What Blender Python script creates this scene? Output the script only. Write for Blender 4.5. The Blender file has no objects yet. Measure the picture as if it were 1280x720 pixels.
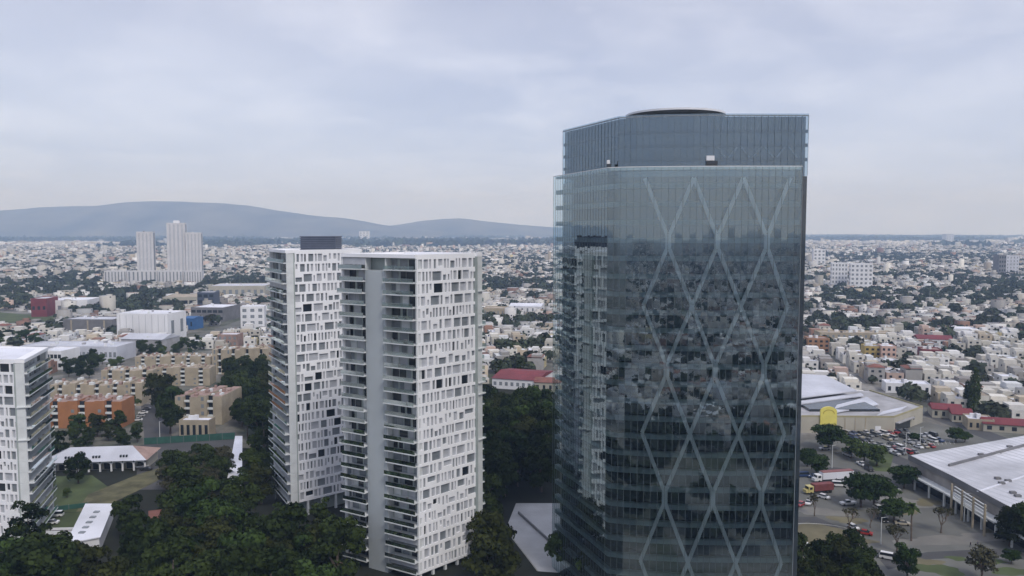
import bpy, math, random
import numpy as np
from mathutils import Vector, Matrix
random.seed(11)
rng = np.random.default_rng(5)
R = math.radians
PI = math.pi
scene = bpy.context.scene
col = scene.collection

# ------------------------------------------------------------------ camera
CH = 92.0
FP = 1000.0                       # focal length in photo pixels (1280 wide)
PITCH = math.atan(71 / FP)
cd = bpy.data.cameras.new('camera')
cam = bpy.data.objects.new('camera', cd)
col.objects.link(cam)
cam.location = (0, 0, CH)
cam.rotation_euler = (PI / 2 - PITCH, 0, 0)
cd.sensor_width = 36
cd.lens = 36 * FP / 1280
cd.clip_start = 1
cd.clip_end = 60000
scene.camera = cam


def ray(px, py):
    x, y = (px - 640) / FP, -(py - 360) / FP
    cp, sp = math.cos(PITCH), math.sin(PITCH)
    return (x, cp + y * sp, -sp + y * cp)


def gp(px, py, z=0.0):
    r = ray(px, py)
    t = (z - CH) / r[2]
    return (r[0] * t, r[1] * t, z)


def pix(x, y, z):
    cp, sp = math.cos(PITCH), math.sin(PITCH)
    dz = z - CH
    f = y * cp - dz * sp
    u = y * sp + dz * cp
    return 640 + FP * x / f, 360 - FP * u / f


# ------------------------------------------------------------------ materials
def newmat(name):
    m = bpy.data.materials.new(name)
    m.use_nodes = True
    nt = m.node_tree
    b = nt.nodes['Principled BSDF']
    return m, nt, b


def ramp_mix(nt, fac, c1, c2):
    mx = nt.nodes.new('ShaderNodeMix')
    mx.data_type = 'RGBA'
    nt.links.new(fac, mx.inputs[0])
    for i, c in ((6, c1), (7, c2)):
        if hasattr(c, 'is_linked') or hasattr(c, 'links'):
            nt.links.new(c, mx.inputs[i])
        else:
            mx.inputs[i].default_value = (*c, 1)
    return mx.outputs[2]


def noise(nt, scale, detail=4, coord='Object', stretch=None, rough=.55):
    tc = nt.nodes.new('ShaderNodeTexCoord')
    n = nt.nodes.new('ShaderNodeTexNoise')
    n.inputs['Scale'].default_value = scale
    n.inputs['Detail'].default_value = detail
    n.inputs['Roughness'].default_value = rough
    src = tc.outputs[coord]
    if stretch:
        mp = nt.nodes.new('ShaderNodeMapping')
        mp.inputs['Scale'].default_value = stretch
        nt.links.new(src, mp.inputs[0])
        src = mp.outputs[0]
    nt.links.new(src, n.inputs['Vector'])
    return n.outputs['Fac']


def contrast(nt, sock, lo, hi):
    mr = nt.nodes.new('ShaderNodeMapRange')
    mr.inputs[1].default_value = lo
    mr.inputs[2].default_value = hi
    nt.links.new(sock, mr.inputs[0])
    return mr.outputs[0]


def plain(name, c, rough=.7, var=.18, scale=.4, metallic=0, spec=.4, stretch=None):
    m, nt, b = newmat(name)
    f = contrast(nt, noise(nt, scale, 5, stretch=stretch), .3, .7)
    dark = tuple(v * (1 - var) for v in c)
    lite = tuple(min(1, v * (1 + var * .6)) for v in c)
    nt.links.new(ramp_mix(nt, f, dark, lite), b.inputs['Base Color'])
    b.inputs['Roughness'].default_value = rough
    b.inputs['Metallic'].default_value = metallic
    b.inputs['Specular IOR Level'].default_value = spec
    return m


def objcol(name, rough=.75, var=.2, scale=.35, spec=.35, coat=0):
    m, nt, b = newmat(name)
    oi = nt.nodes.new('ShaderNodeObjectInfo')
    f = contrast(nt, noise(nt, scale, 5), .3, .72)
    mul = nt.nodes.new('ShaderNodeMix')
    mul.data_type = 'RGBA'
    mul.blend_type = 'MULTIPLY'
    mul.inputs[0].default_value = 1
    nt.links.new(oi.outputs['Color'], mul.inputs[6])
    g = ramp_mix(nt, f, (1 - var,) * 3, (1, 1, 1))
    nt.links.new(g, mul.inputs[7])
    nt.links.new(mul.outputs[2], b.inputs['Base Color'])
    b.inputs['Roughness'].default_value = rough
    b.inputs['Specular IOR Level'].default_value = spec
    b.inputs['Coat Weight'].default_value = coat
    return m


M = {}
M['white'] = plain('white_paint', (.74, .75, .78), .6, .10, .15, stretch=(1, 1, .25))
M['screen'] = plain('white_screen', (.90, .91, .94), .55, .07, .12, stretch=(1, 1, .3))
M['farwhite'] = plain('tower_paint', (.60, .60, .62), .7, .12, .05)
M['slab'] = plain('slab_white', (.66, .69, .70), .6, .12, .3)
M['concrete'] = plain('concrete', (.41, .45, .47), .8, .14, .12, stretch=(1, 1, .2))
M['warmwall'] = plain('balcony_wall', (.36, .41, .40), .8, .15, .3)
M['darkglass'] = plain('dark_glass', (.02, .026, .034), .12, .2, .2, spec=.7)
M['midglass'] = plain('mid_glass', (.22, .245, .27), .2, .25, .3, spec=.6)
M['paleglass'] = plain('pale_glass', (.46, .48, .52), .3, .2, .35, spec=.5)
M['louvre'] = plain('louvre', (.06, .075, .11), .5, .15, .5)
M['roofgrey'] = plain('roof_grey', (.38, .38, .40), .85, .3, .12)
M['roofwhite'] = plain('roof_white', (.74, .76, .84), .55, .2, .05)
M['metalroof'] = plain('metal_roof', (.55, .57, .64), .45, .22, .06, spec=.5)
M['cream'] = plain('cream_wall', (.38, .33, .25), .85, .2, .2)
M['creamroof'] = plain('cream_roof', (.42, .36, .29), .85, .35, .15)
M['orange'] = plain('orange_wall', (.36, .16, .07), .85, .2, .2)
M['pink'] = plain('pinkish_roof', (.33, .23, .20), .85, .3, .2)
M['red'] = plain('red_roof', (.19, .04, .05), .7, .25, .1)
M['terra'] = plain('terracotta', (.22, .095, .075), .85, .25, .3)
M['beige'] = plain('beige_wall', (.42, .40, .34), .8, .14, .1)
M['yellow'] = plain('yellow_panel', (.74, .66, .16), .6, .1, .2)
M['blue'] = plain('blue_sheet', (.04, .13, .32), .6, .2, .2)
M['greyblock'] = plain('grey_block', (.18, .18, .19), .8, .25, .15)
M['greenfence'] = plain('green_fence', (.03, .10, .08), .7, .25, .4)
M['bark'] = plain('bark', (.13, .10, .08), .9, .35, 1.2)
M['tyre'] = plain('tyre', (.02, .02, .02), .8, .1, 1)
M['chrome'] = plain('lamp_glass', (.6, .6, .58), .2, .1, 1)
M['bush'] = None
M['wallobj'] = objcol('house_wall')
M['roofobj'] = objcol('house_roof', .85, .35, .3)
M['carpaint'] = objcol('car_paint', .3, .05, 1, .5, .6)
M['skin'] = plain('skin', (.35, .2, .14), .6, .05, 2)
M['shirt'] = objcol('shirt_cloth', .9, .1, 2)
M['jeans'] = plain('trousers', (.03, .035, .05), .9, .1, 3)
M['asphalt'] = plain('asphalt', (.075, .076, .08), .9, .25, .05)
M['asphalt_old'] = plain('asphalt_old', (.145, .148, .138), .9, .42, .035)
M['worn'] = plain('asphalt_worn', (.20, .195, .18), .9, .25, .08)
M['paving'] = plain('paving', (.50, .51, .52), .8, .18, .12)
M['kerb'] = plain('kerb', (.38, .38, .36), .8, .15, .5)
M['paint'] = plain('road_paint', (.7, .7, .68), .7, .2, 1)
M['fieldgrass'] = plain('field_grass', (.075, .10, .04), .95, .4, .08)
M['drygrass'] = plain('dry_grass', (.16, .145, .09), .95, .35, .1)
M['tank'] = plain('water_tank', (.05, .05, .06), .6, .2, 1)


def striped(name, c1, c2, pitch, ang=0, rough=.5, duty=.12):
    m, nt, b = newmat(name)
    tc = nt.nodes.new('ShaderNodeTexCoord')
    mp = nt.nodes.new('ShaderNodeMapping')
    mp.inputs['Rotation'].default_value = (0, 0, ang)
    nt.links.new(tc.outputs['Object'], mp.inputs[0])
    w = nt.nodes.new('ShaderNodeTexWave')
    w.wave_type = 'BANDS'
    w.bands_direction = 'X'
    w.inputs['Scale'].default_value = .314 / pitch
    nt.links.new(mp.outputs[0], w.inputs[0])
    s = contrast(nt, w.outputs['Fac'], 1 - duty, 1)
    f = contrast(nt, noise(nt, .05, 6), .35, .68)
    base = ramp_mix(nt, f, tuple(v * .55 for v in c1), c1)
    nt.links.new(ramp_mix(nt, s, base, c2), b.inputs['Base Color'])
    b.inputs['Roughness'].default_value = rough
    return m


M['mallroof'] = striped('mall_roof', (.70, .71, .77), (.42, .44, .48), 3.6, R(-18), .5, .2)


def leaf(name, c1, c2):
    m, nt, b = newmat(name)
    at = nt.nodes.new('ShaderNodeAttribute')
    at.attribute_name = 'tint'
    oi = nt.nodes.new('ShaderNodeObjectInfo')
    s = nt.nodes.new('ShaderNodeMath')
    s.operation = 'MULTIPLY_ADD'
    nt.links.new(at.outputs['Fac'], s.inputs[0])
    s.inputs[1].default_value = .55
    mm = nt.nodes.new('ShaderNodeMath')
    mm.operation = 'MULTIPLY'
    mm.inputs[1].default_value = .45
    nt.links.new(oi.outputs['Random'], mm.inputs[0])
    nt.links.new(mm.outputs[0], s.inputs[2])
    nt.links.new(ramp_mix(nt, s.outputs[0], c1, c2), b.inputs['Base Color'])
    b.inputs['Roughness'].default_value = .8
    b.inputs['Specular IOR Level'].default_value = .04
    return m


M['leaf'] = leaf('leaf_dark', (.004, .010, .004), (.052, .074, .020))
M['leaf2'] = leaf('leaf_mid', (.025, .045, .015), (.085, .12, .035))
M['leafr'] = leaf('leaf_clipped', (.008, .02, .006), (.050, .082, .022))
M['leafo'] = leaf('leaf_olive', (.006, .011, .003), (.055, .063, .019))
M['leaf3'] = leaf('leaf_dry', (.03, .032, .018), (.085, .082, .05))


def vcol(name, rough=.8):
    m, nt, b = newmat(name)
    at = nt.nodes.new('ShaderNodeAttribute')
    at.attribute_name = 'tint'
    nt.links.new(at.outputs['Color'], b.inputs['Base Color'])
    b.inputs['Roughness'].default_value = rough
    return m


M['cityv'] = vcol('city_paint')
M['treev'] = vcol('far_leaf', .9)

# glass skins -------------------------------------------------------------


def skin_glass(name, tint, refl, f0, rough=.02):
    m = bpy.data.materials.new(name)
    m.use_nodes = True
    nt = m.node_tree
    nt.nodes.clear()
    out = nt.nodes.new('ShaderNodeOutputMaterial')
    tr = nt.nodes.new('ShaderNodeBsdfTransparent')
    tr.inputs[0].default_value = (*tint, 1)
    gl = nt.nodes.new('ShaderNodeBsdfGlossy')
    gl.inputs['Color'].default_value = (*refl, 1)
    gl.inputs['Roughness'].default_value = rough
    bp = nt.nodes.new('ShaderNodeBump')
    bp.inputs['Strength'].default_value = .12
    bp.inputs['Distance'].default_value = .02
    nt.links.new(noise(nt, .7, 2), bp.inputs['Height'])
    nt.links.new(bp.outputs[0], gl.inputs['Normal'])
    lw = nt.nodes.new('ShaderNodeLayerWeight')
    lw.inputs['Blend'].default_value = .35
    ma = nt.nodes.new('ShaderNodeMath')
    ma.operation = 'MULTIPLY_ADD'
    nt.links.new(lw.outputs['Fresnel'], ma.inputs[0])
    ma.inputs[1].default_value = .75
    ma.inputs[2].default_value = f0
    ma.use_clamp = True
    mx = nt.nodes.new('ShaderNodeMixShader')
    nt.links.new(ma.outputs[0], mx.inputs[0])
    nt.links.new(tr.outputs[0], mx.inputs[1])
    nt.links.new(gl.outputs[0], mx.inputs[2])
    nt.links.new(mx.outputs[0], out.inputs[0])
    return m


M['skin_glass'] = skin_glass('tower_skin_glass', (.76, .855, .875), (.71, .85, .91), .26, .008)
M['rail_glass'] = skin_glass('railing_glass', (.72, .80, .78), (.8, .9, .9), .16)
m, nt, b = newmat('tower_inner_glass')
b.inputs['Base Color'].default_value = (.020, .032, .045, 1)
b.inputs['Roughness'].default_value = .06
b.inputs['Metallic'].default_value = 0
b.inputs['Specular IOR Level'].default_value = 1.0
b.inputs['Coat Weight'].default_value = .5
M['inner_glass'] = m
m, nt, b = newmat('crown_glass')
nt.links.new(ramp_mix(nt, contrast(nt, noise(nt, .12, 4, stretch=(1, 1, .8)), .38, .62), (.045, .075, .10), (.10, .14, .17)), b.inputs['Base Color'])
b.inputs['Roughness'].default_value = .15
b.inputs['Specular IOR Level'].default_value = .9
M['crown_wall'] = m

# ------------------------------------------------------------------ mesh tools


def tag(o, label=None, cat=None, group=None, kind=None):
    if label and len(label.split()) > 14: print('LONG', label)
    if label: o['label'] = label
    if cat: o['category'] = cat
    if group: o['group'] = group
    if kind: o['kind'] = kind
    return o


def empty(name, loc=(0, 0, 0), rz=0, label=None, cat=None, group=None):
    o = bpy.data.objects.new(name, None)
    col.objects.link(o)
    o.location = loc
    o.rotation_euler = (0, 0, rz)
    return tag(o, label, cat, group)


class MB:
    def __init__(s):
        s.v, s.f, s.m = [], [], []

    def poly(s, pts, mi=0):
        n = len(s.v)
        s.v += [tuple(p) for p in pts]
        s.f.append(tuple(range(n, n + len(pts))))
        s.m.append(mi)

    def box(s, x0, x1, y0, y1, z0, z1, T=None, mi=0):
        n = len(s.v)
        P = [(x0, y0, z0), (x1, y0, z0), (x1, y1, z0), (x0, y1, z0), (x0, y0, z1), (x1, y0, z1), (x1, y1, z1), (x0, y1, z1)]
        s.v += [T(*p) if T else p for p in P]
        for q in ((0, 3, 2, 1), (4, 5, 6, 7), (0, 1, 5, 4), (1, 2, 6, 5), (2, 3, 7, 6), (3, 0, 4, 7)):
            s.f.append(tuple(n + i for i in q))
            s.m.append(mi)
        return s

    def prism(s, pts, z0, z1, mi=0, mtop=None):
        n, k = len(s.v), len(pts)
        s.v += [(p[0], p[1], z0) for p in pts] + [(p[0], p[1], z1) for p in pts]
        s.f.append(tuple(n + i for i in reversed(range(k))))
        s.m.append(mi)
        s.f.append(tuple(n + k + i for i in range(k)))
        s.m.append(mi if mtop is None else mtop)
        for i in range(k):
            j = (i + 1) % k
            s.f.append((n + i, n + j, n + k + j, n + k + i))
            s.m.append(mi)
        return s

    def tube(s, pts, rads, seg=8, mi=0):
        n0 = len(s.v)
        k = len(pts)
        for i, (p, r) in enumerate(zip(pts, rads)):
            a = Vector(pts[max(0, i - 1)])
            b_ = Vector(pts[min(k - 1, i + 1)])
            d = (b_ - a).normalized()
            u = d.orthogonal().normalized()
            w = d.cross(u)
            for j in range(seg):
                t = 2 * PI * j / seg
                q = Vector(p) + (u * math.cos(t) + w * math.sin(t)) * r
                s.v.append(tuple(q))
        for i in range(k - 1):
            for j in range(seg):
                a, b_ = n0 + i * seg + j, n0 + i * seg + (j + 1) % seg
                s.f.append((a, b_, b_ + seg, a + seg))
                s.m.append(mi)
        s.f.append(tuple(n0 + j for j in reversed(range(seg))))
        s.m.append(mi)
        s.f.append(tuple(n0 + (k - 1) * seg + j for j in range(seg)))
        s.m.append(mi)
        return s

    def build(s, name, mats, parent=None, smooth=False):
        me = bpy.data.meshes.new(name)
        me.from_pydata(s.v, [], s.f)
        if not isinstance(mats, (list, tuple)): mats = [mats]
        for q in mats: me.materials.append(q)
        if len(mats) > 1: me.polygons.foreach_set('material_index', s.m)
        if smooth: me.polygons.foreach_set('use_smooth', [True] * len(s.f))
        me.update()
        o = bpy.data.objects.new(name, me)
        col.objects.link(o)
        if parent: o.parent = parent
        return o


def npmesh(name, V, F, mat, tint=None, parent=None, kind=None):
    """V (n,3), F (m,4) quads, tint (m,3) or (m,)"""
    me = bpy.data.meshes.new(name)
    me.vertices.add(len(V))
    me.vertices.foreach_set('co', V.astype(np.float32).ravel())
    k = F.shape[1]
    me.loops.add(F.size)
    me.loops.foreach_set('vertex_index', F.astype(np.int32).ravel())
    me.polygons.add(len(F))
    me.polygons.foreach_set('loop_start', np.arange(0, F.size, k, dtype=np.int32))
    me.polygons.foreach_set('loop_total', np.full(len(F), k, dtype=np.int32))
    me.update(calc_edges=True)
    me.materials.append(mat)
    if tint is not None:
        a = me.color_attributes.new('tint', 'FLOAT_COLOR', 'CORNER')
        t = np.asarray(tint, dtype=np.float32)
        if t.ndim == 1: t = np.repeat(t[:, None], 3, 1)
        c = np.ones((len(F), k, 4), dtype=np.float32)
        c[:, :, :3] = t[:, None, :]
        a.data.foreach_set('color', c.ravel())
    o = bpy.data.objects.new(name, me)
    col.objects.link(o)
    if parent: o.parent = parent
    return o


def kids(o):
    return [c for c in ALLKIDS.get(o.name, [])]


ALLKIDS = {}


def index_kids():
    ALLKIDS.clear()
    for o in bpy.data.objects:
        if o.parent: ALLKIDS.setdefault(o.parent.name, []).append(o)


def copy_tree(o, parent=None, color=None, keep=True):
    c = o.copy()
    col.objects.link(c)
    if parent: c.parent = parent
    if color and o.type == 'MESH' and o.color[3] > .5 and o.name.split('.')[0] in COLOURED: c.color = (*color, 1)
    for ch in ALLKIDS.get(o.name, []): copy_tree(ch, c, color)
    return c


COLOURED = ('body', 'wall', 'shirt')


def frame(a, b_, inward):
    """wall frame from a to b (2D); n points away from the inward point"""
    a, b_, c = Vector(a[:2]), Vector(b_[:2]), Vector(inward[:2])
    u = (b_ - a)
    L = u.length
    u /= L
    n = Vector((u.y, -u.x))
    if n.dot(c - a) > 0: n = -n

    def T(s, d, z):
        return (a.x + u.x * s + n.x * d, a.y + u.y * s + n.y * d, z)
    return T, L


def inset(poly, d):
    c = [sum(p[0] for p in poly) / len(poly), sum(p[1] for p in poly) / len(poly)]
    k = len(poly)
    out = []
    for i in range(k):
        p0, p1, p2 = Vector(poly[i - 1]), Vector(poly[i]), Vector(poly[(i + 1) % k])
        ns = []
        for a, b_ in ((p0, p1), (p1, p2)):
            u = (b_ - a).normalized()
            n = Vector((u.y, -u.x))
            if n.dot(Vector(c) - a) < 0: n = -n
            ns.append(n)
        bis = (ns[0] + ns[1]).normalized()
        out.append(tuple(p1 + bis * d / max(.3, bis.dot(ns[0]))))
    return out


# ------------------------------------------------------------------ world, sun
SUN_EL, SUN_AZ = R(50), R(150)      # azimuth clockwise from +Y: sun behind the camera, to its right
w = bpy.data.worlds.new('World')
scene.world = w
w.use_nodes = True
nt = w.node_tree
nt.nodes.clear()
out = nt.nodes.new('ShaderNodeOutputWorld')
bg = nt.nodes.new('ShaderNodeBackground')
bg2 = nt.nodes.new('ShaderNodeBackground')
sky = nt.nodes.new('ShaderNodeTexSky')
sky.sky_type = 'NISHITA'
sky.sun_disc = False
sky.sun_elevation = SUN_EL
sky.sun_rotation = SUN_AZ
sky.air_density = 1.0
sky.dust_density = 2.5
bg.inputs['Strength'].default_value = .08
nt.links.new(sky.outputs[0], bg.inputs['Color'])
tc = nt.nodes.new('ShaderNodeTexCoord')
sx = nt.nodes.new('ShaderNodeSeparateXYZ')
nt.links.new(tc.outputs['Generated'], sx.inputs[0])


def mth(op, a, b_=None, c=None):
    n = nt.nodes.new('ShaderNodeMath')
    n.operation = op
    for i, q in enumerate((a, b_, c)):
        if q is None: continue
        if isinstance(q, (int, float)): n.inputs[i].default_value = q
        else: nt.links.new(q, n.inputs[i])
    return n.outputs[0]


den = mth('ADD', mth('MAXIMUM', sx.outputs[2], 0.0), .16)
cx = mth('DIVIDE', sx.outputs[0], den)
cy = mth('DIVIDE', sx.outputs[1], den)
cb = nt.nodes.new('ShaderNodeCombineXYZ')
nt.links.new(cx, cb.inputs[0])
nt.links.new(cy, cb.inputs[1])


def wnoise(scale, detail, off, rough=.5, dist=0):
    mp = nt.nodes.new('ShaderNodeMapping')
    mp.inputs['Location'].default_value = off
    nt.links.new(cb.outputs[0], mp.inputs[0])
    n = nt.nodes.new('ShaderNodeTexNoise')
    n.inputs['Scale'].default_value = scale
    n.inputs['Detail'].default_value = detail
    n.inputs['Roughness'].default_value = rough
    n.inputs['Distortion'].default_value = dist
    nt.links.new(mp.outputs[0], n.inputs['Vector'])
    return n.outputs['Fac']


def wmix(fac, a, b_):
    mx = nt.nodes.new('ShaderNodeMix')
    mx.data_type = 'RGBA'
    nt.links.new(fac, mx.inputs[0])
    for i, q in ((6, a), (7, b_)):
        if isinstance(q, tuple): mx.inputs[i].default_value = (*q, 1)
        else: nt.links.new(q, mx.inputs[i])
    return mx.outputs[2]


n1 = contrast(nt, wnoise(.75, 6, (3.2, 1.4, 0), .5, .25), .36, .64)
n2 = contrast(nt, wnoise(2.0, 7, (7.7, 2.1, 0), .55, .3), .45, .82)
cloud = wmix(n1, (.30, .32, .435), (.425, .44, .535))
cloud = wmix(n2, cloud, (.58, .585, .665))
hz = contrast(nt, mth('MAXIMUM', sx.outputs[2], 0.0), .32, .0)
cloud = wmix(mth('MULTIPLY', hz, .75), cloud, (.455, .535, .73))
nt.links.new(cloud, bg2.inputs['Color'])
bg2.inputs['Strength'].default_value = 1.0
mxs = nt.nodes.new('ShaderNodeMixShader')
mxs.inputs[0].default_value = .82
nt.links.new(bg.outputs[0], mxs.inputs[1])
nt.links.new(bg2.outputs[0], mxs.inputs[2])
nt.links.new(mxs.outputs[0], out.inputs[0])

sl = bpy.data.lights.new('sun', 'SUN')
sl.energy = 1.15
sl.angle = R(14)
sl.color = (1, .96, .91)
so = bpy.data.objects.new('sun', sl)
col.objects.link(so)
sd = Vector((math.sin(SUN_AZ) * math.cos(SUN_EL), math.cos(SUN_AZ) * math.cos(SUN_EL), math.sin(SUN_EL)))
so.rotation_euler = (-sd).to_track_quat('-Z', 'Y').to_euler()
scene.view_settings.view_transform = 'Standard'
scene.view_settings.look = 'None'
scene.view_settings.exposure = .68
scene.view_settings.gamma = 1
scene.cycles.use_denoising = True
scene.cycles.max_bounces = 7
scene.cycles.diffuse_bounces = 2
scene.cycles.glossy_bounces = 3
scene.cycles.transparent_max_bounces = 14
scene.cycles.volume_bounces = 2
scene.cycles.use_adaptive_sampling = True
scene.cycles.adaptive_threshold = .02

# haze
HZ = 13500
hb = MB().box(-HZ, HZ, -HZ, HZ, -2, 640).build('haze', bpy.data.materials.new('haze_air'))
tag(hb, kind='stuff')
hm = hb.data.materials[0]
hm.use_nodes = True
hn = hm.node_tree
hn.nodes.clear()
ho = hn.nodes.new('ShaderNodeOutputMaterial')
pv = hn.nodes.new('ShaderNodeVolumePrincipled')
pv.inputs['Color'].default_value = (.46, .66, 1.0, 1)
pv.inputs['Density'].default_value = 1.3e-4
pv.inputs['Anisotropy'].default_value = 0
pv.inputs['Absorption Color'].default_value = (1, 1, 1, 1)
hn.links.new(pv.outputs[0], ho.inputs['Volume'])

# ------------------------------------------------------------------ ground
gm, nt, b = newmat('ground')
big = contrast(nt, noise(nt, .0022, 6), .42, .60)
mid = contrast(nt, noise(nt, .02, 6, rough=.7), .44, .58)
c_a = ramp_mix(nt, mid, (.045, .06, .035), (.16, .15, .13))
c_b = ramp_mix(nt, contrast(nt, noise(nt, .035, 5, rough=.75), .45, .6), (.10, .10, .095), (.30, .29, .28))
nt.links.new(ramp_mix(nt, big, c_a, c_b), b.inputs['Base Color'])
b.inputs['Roughness'].default_value = .95
G = 13200
g = MB()
g.poly([(-G, -G, 0), (G, -G, 0), (G, G, 0), (-G, G, 0)])
tag(g.build('ground', gm), kind='structure')


def patch(name, pts, mat, z, world=False):
    p = MB()
    p.poly([(*((q[0], q[1]) if world else gp(*q)[:2]), z) for q in pts])
    o = p.build(name, mat)
    o.data.update()
    if o.data.polygons[0].normal.z < 0: o.data.flip_normals()
    return tag(o, kind='structure')


# hills --------------------------------------------------------------------
hillm = plain('hill_scrub', (.085, .08, .06), .95, .85, .0022)


def ridge(name, prof, Y, deep, seed):
    """prof: (px,py of the skyline); built as terrain with real depth"""
    xs = np.linspace(prof[0][0], prof[-1][0], 150)
    ys = np.interp(xs, [p[0] for p in prof], [p[1] for p in prof])
    rs = np.random.default_rng(seed)
    ph = rs.uniform(0, 6.28, 24)
    rows = 22
    V = np.zeros((rows, len(xs), 3))
    for i in range(rows):
        t = i / (rows - 1) * 2 - 1
        prof_t = max(0, math.cos(t * PI / 2)) ** 1.3
        yy = Y + t * deep
        for j, (px, py) in enumerate(zip(xs, ys)):
            X = (px - 640) / FP * Y
            z = (289 - py) * Y / FP + CH
            z = max(z, 2)
            wob = sum(math.sin(X * .0011 * (k + 1) + t * 3.1 * (k % 4 - 1.5) + ph[k]) / (k + 1.5) for k in range(12))
            n = prof_t * z * (1 + .34 * wob * abs(t)) - 1.0
            V[i, j] = (X, yy + 80 * wob, max(n, -1))
    idx = np.arange(rows * len(xs)).reshape(rows, -1)
    F = np.stack([idx[:-1, :-1], idx[:-1, 1:], idx[1:, 1:], idx[1:, :-1]], -1).reshape(-1, 4)
    o = npmesh(name, V.reshape(-1, 3), F, hillm)
    o.data.polygons.foreach_set('use_smooth', [True] * len(F))
    return tag(o, kind='structure')


ridge('hills', [(-420, 284), (-300, 276), (-120, 270), (0, 264), (40, 261), (60, 259), (90, 258), (130, 257.5), (165, 253), (200, 251.5), (240, 252),
                (280, 254), (315, 257), (345, 262), (390, 269), (420, 272), (445, 275.5), (480, 281.5), (520, 286), (560, 290)], 10800, 1800, 1)
ridge('hills', [(440, 290), (470, 285), (500, 280.5), (530, 276), (556, 273.5), (580, 274), (620, 278), (650, 281), (690, 284), (740, 286), (800, 288.5), (830, 291)], 11600, 1300, 2)
ridge('hills', [(640, 292), (760, 291), (1000, 293), (1060, 292.5), (1150, 293.5), (1185, 293), (1260, 295), (1350, 294), (1500, 293), (1700, 296)], 12200, 700, 3)

# ------------------------------------------------------------------ white towers
FH = 3.2


def screen_face(T, L, nf, z0, mb, wins, rnd, end0=.55, end1=.55):
    th = .38
    merge = {}
    for f in range(nf):
        zb = z0 + f * FH
        lo, hi = zb + .36, zb + FH - .40
        mb.box(0, L, -th, 0, hi, zb + FH + .36 - .0001 if f < nf - 1 else zb + FH + .9, T)
        if f == 0: mb.box(0, L, -th, 0, zb - .3, lo, T)
        s = end0
        ops = []
        style = rnd.random()
        while s < L - end1 - .5:
            r = rnd.random()
            if style < .2: wd = rnd.uniform(.55, .85)
            elif r < .48: wd = rnd.uniform(.5, .9)
            elif r < .82: wd = rnd.uniform(1.0, 1.9)
            else: wd = rnd.uniform(2.2, 3.3)
            wd = min(wd, L - end1 - s)
            ops.append((s, s + wd))
            s += wd + rnd.choice((rnd.uniform(.32, .55), rnd.uniform(.5, .95)))
        p = 0
        for (a, b_) in ops:
            mb.box(p, a, -th, -.0, lo, hi, T)
            tall = b_ - a
            r = rnd.random()
            if tall > 2: mi = 2 if r < .2 else (1 if r < .7 else 0)
            else: mi = 0 if r < .58 else (1 if r < .94 else 2)
            # some openings are closed at the foot or head
            l2, h2 = lo, hi
            if rnd.random() < .18:
                cut = rnd.uniform(.5, 1.1)
                if rnd.random() < .5:
                    mb.box(a, b_, -th, -.0, lo, lo + cut, T); l2 = lo + cut
                else:
                    mb.box(a, b_, -th, -.0, hi - cut, hi, T); h2 = hi - cut
            wins.append((tall * (h2 - l2), T, a, b_, l2, h2, mi))
            p = b_
        mb.box(p, L, -th, -.0, lo, hi, T)


def balcony_face(T, L, nf, z0, strips, root, rnd, slabout=1.3, detail=True, simple=None):
    """strips: list of (s0, s1, kind)"""
    for (a, b_, kind) in strips:
        if kind == 'core':
            o = MB().box(a, b_, -2.0, .25, z0 - 2.5, z0 + nf * FH - 3.4, T).box(a + .7, b_ - .7, .25, .34, z0 - 2.5, z0 + nf * FH - 3.9, T).build('stair_core', M['concrete'], root)
            continue
        back = -2.1
        wl = MB()
        wl.box(a, b_, back - .4, back, z0 - .3, z0 + nf * FH, T)
        wl.build('recessed_wall', M['warmwall'], root)
        for f in range(nf):
            zb = z0 + f * FH
            o2 = rnd.choice((slabout, slabout, slabout + .35, slabout - .3))
            ea = rnd.choice((0, .0, .5)) if a < 1 else 0
            slab = MB()
            slab.box(a - ea, b_, back, o2, zb - .16, zb + .12, T)
            slab.box(a - .06, a + .16, back, .1, zb + .12, zb + FH - .16, T)
            slab.box(b_ - .16, b_ + .06, back, .1, zb + .12, zb + FH - .16, T)
            bal = slab.build('balcony', M['slab'], root)
            rl = MB()
            rl.box(a - ea + .05, b_ - .05, o2 - .09, o2 - .05, zb + .12, zb + 1.15, T)
            rl.build('railing', M['rail_glass'], bal)
            # glazed doors behind
            dm = MB()
            s = a + .5
            mats = [M['darkglass'], M['midglass'], M['paleglass'], M['slab']]
            while s < b_ - 1:
                wd = min(rnd.uniform(1.2, 2.8), b_ - .4 - s)
                r = rnd.random()
                mi = 0 if r < .42 else 1 if r < .72 else 2 if r < .9 else 3
                dm.box(s, s + wd, back, back + .06, zb + .14, zb + FH - .5, T, mi)
                s += wd + rnd.uniform(.1, .9)
            if rnd.random() < .12:   # enclosed balcony with pale blinds
                dm.box(a + .25, b_ - .25, .0, .05, zb + 1.15, zb + FH - .2, T, 2)
            dm.build('balcony_door', mats, root)
            if rnd.random() < .55:    # planters stand on the balcony edge
                for _ in range(rnd.randint(1, 2)):
                    ps = rnd.uniform(a + .5, b_ - 1.2)
                    MB().box(ps, ps + rnd.uniform(.4, 1.1), o2 - .8, o2 - .3, zb + .12, zb + rnd.uniform(.7, 1.3), T).build('planter', M['greyblock'], bal)


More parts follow.
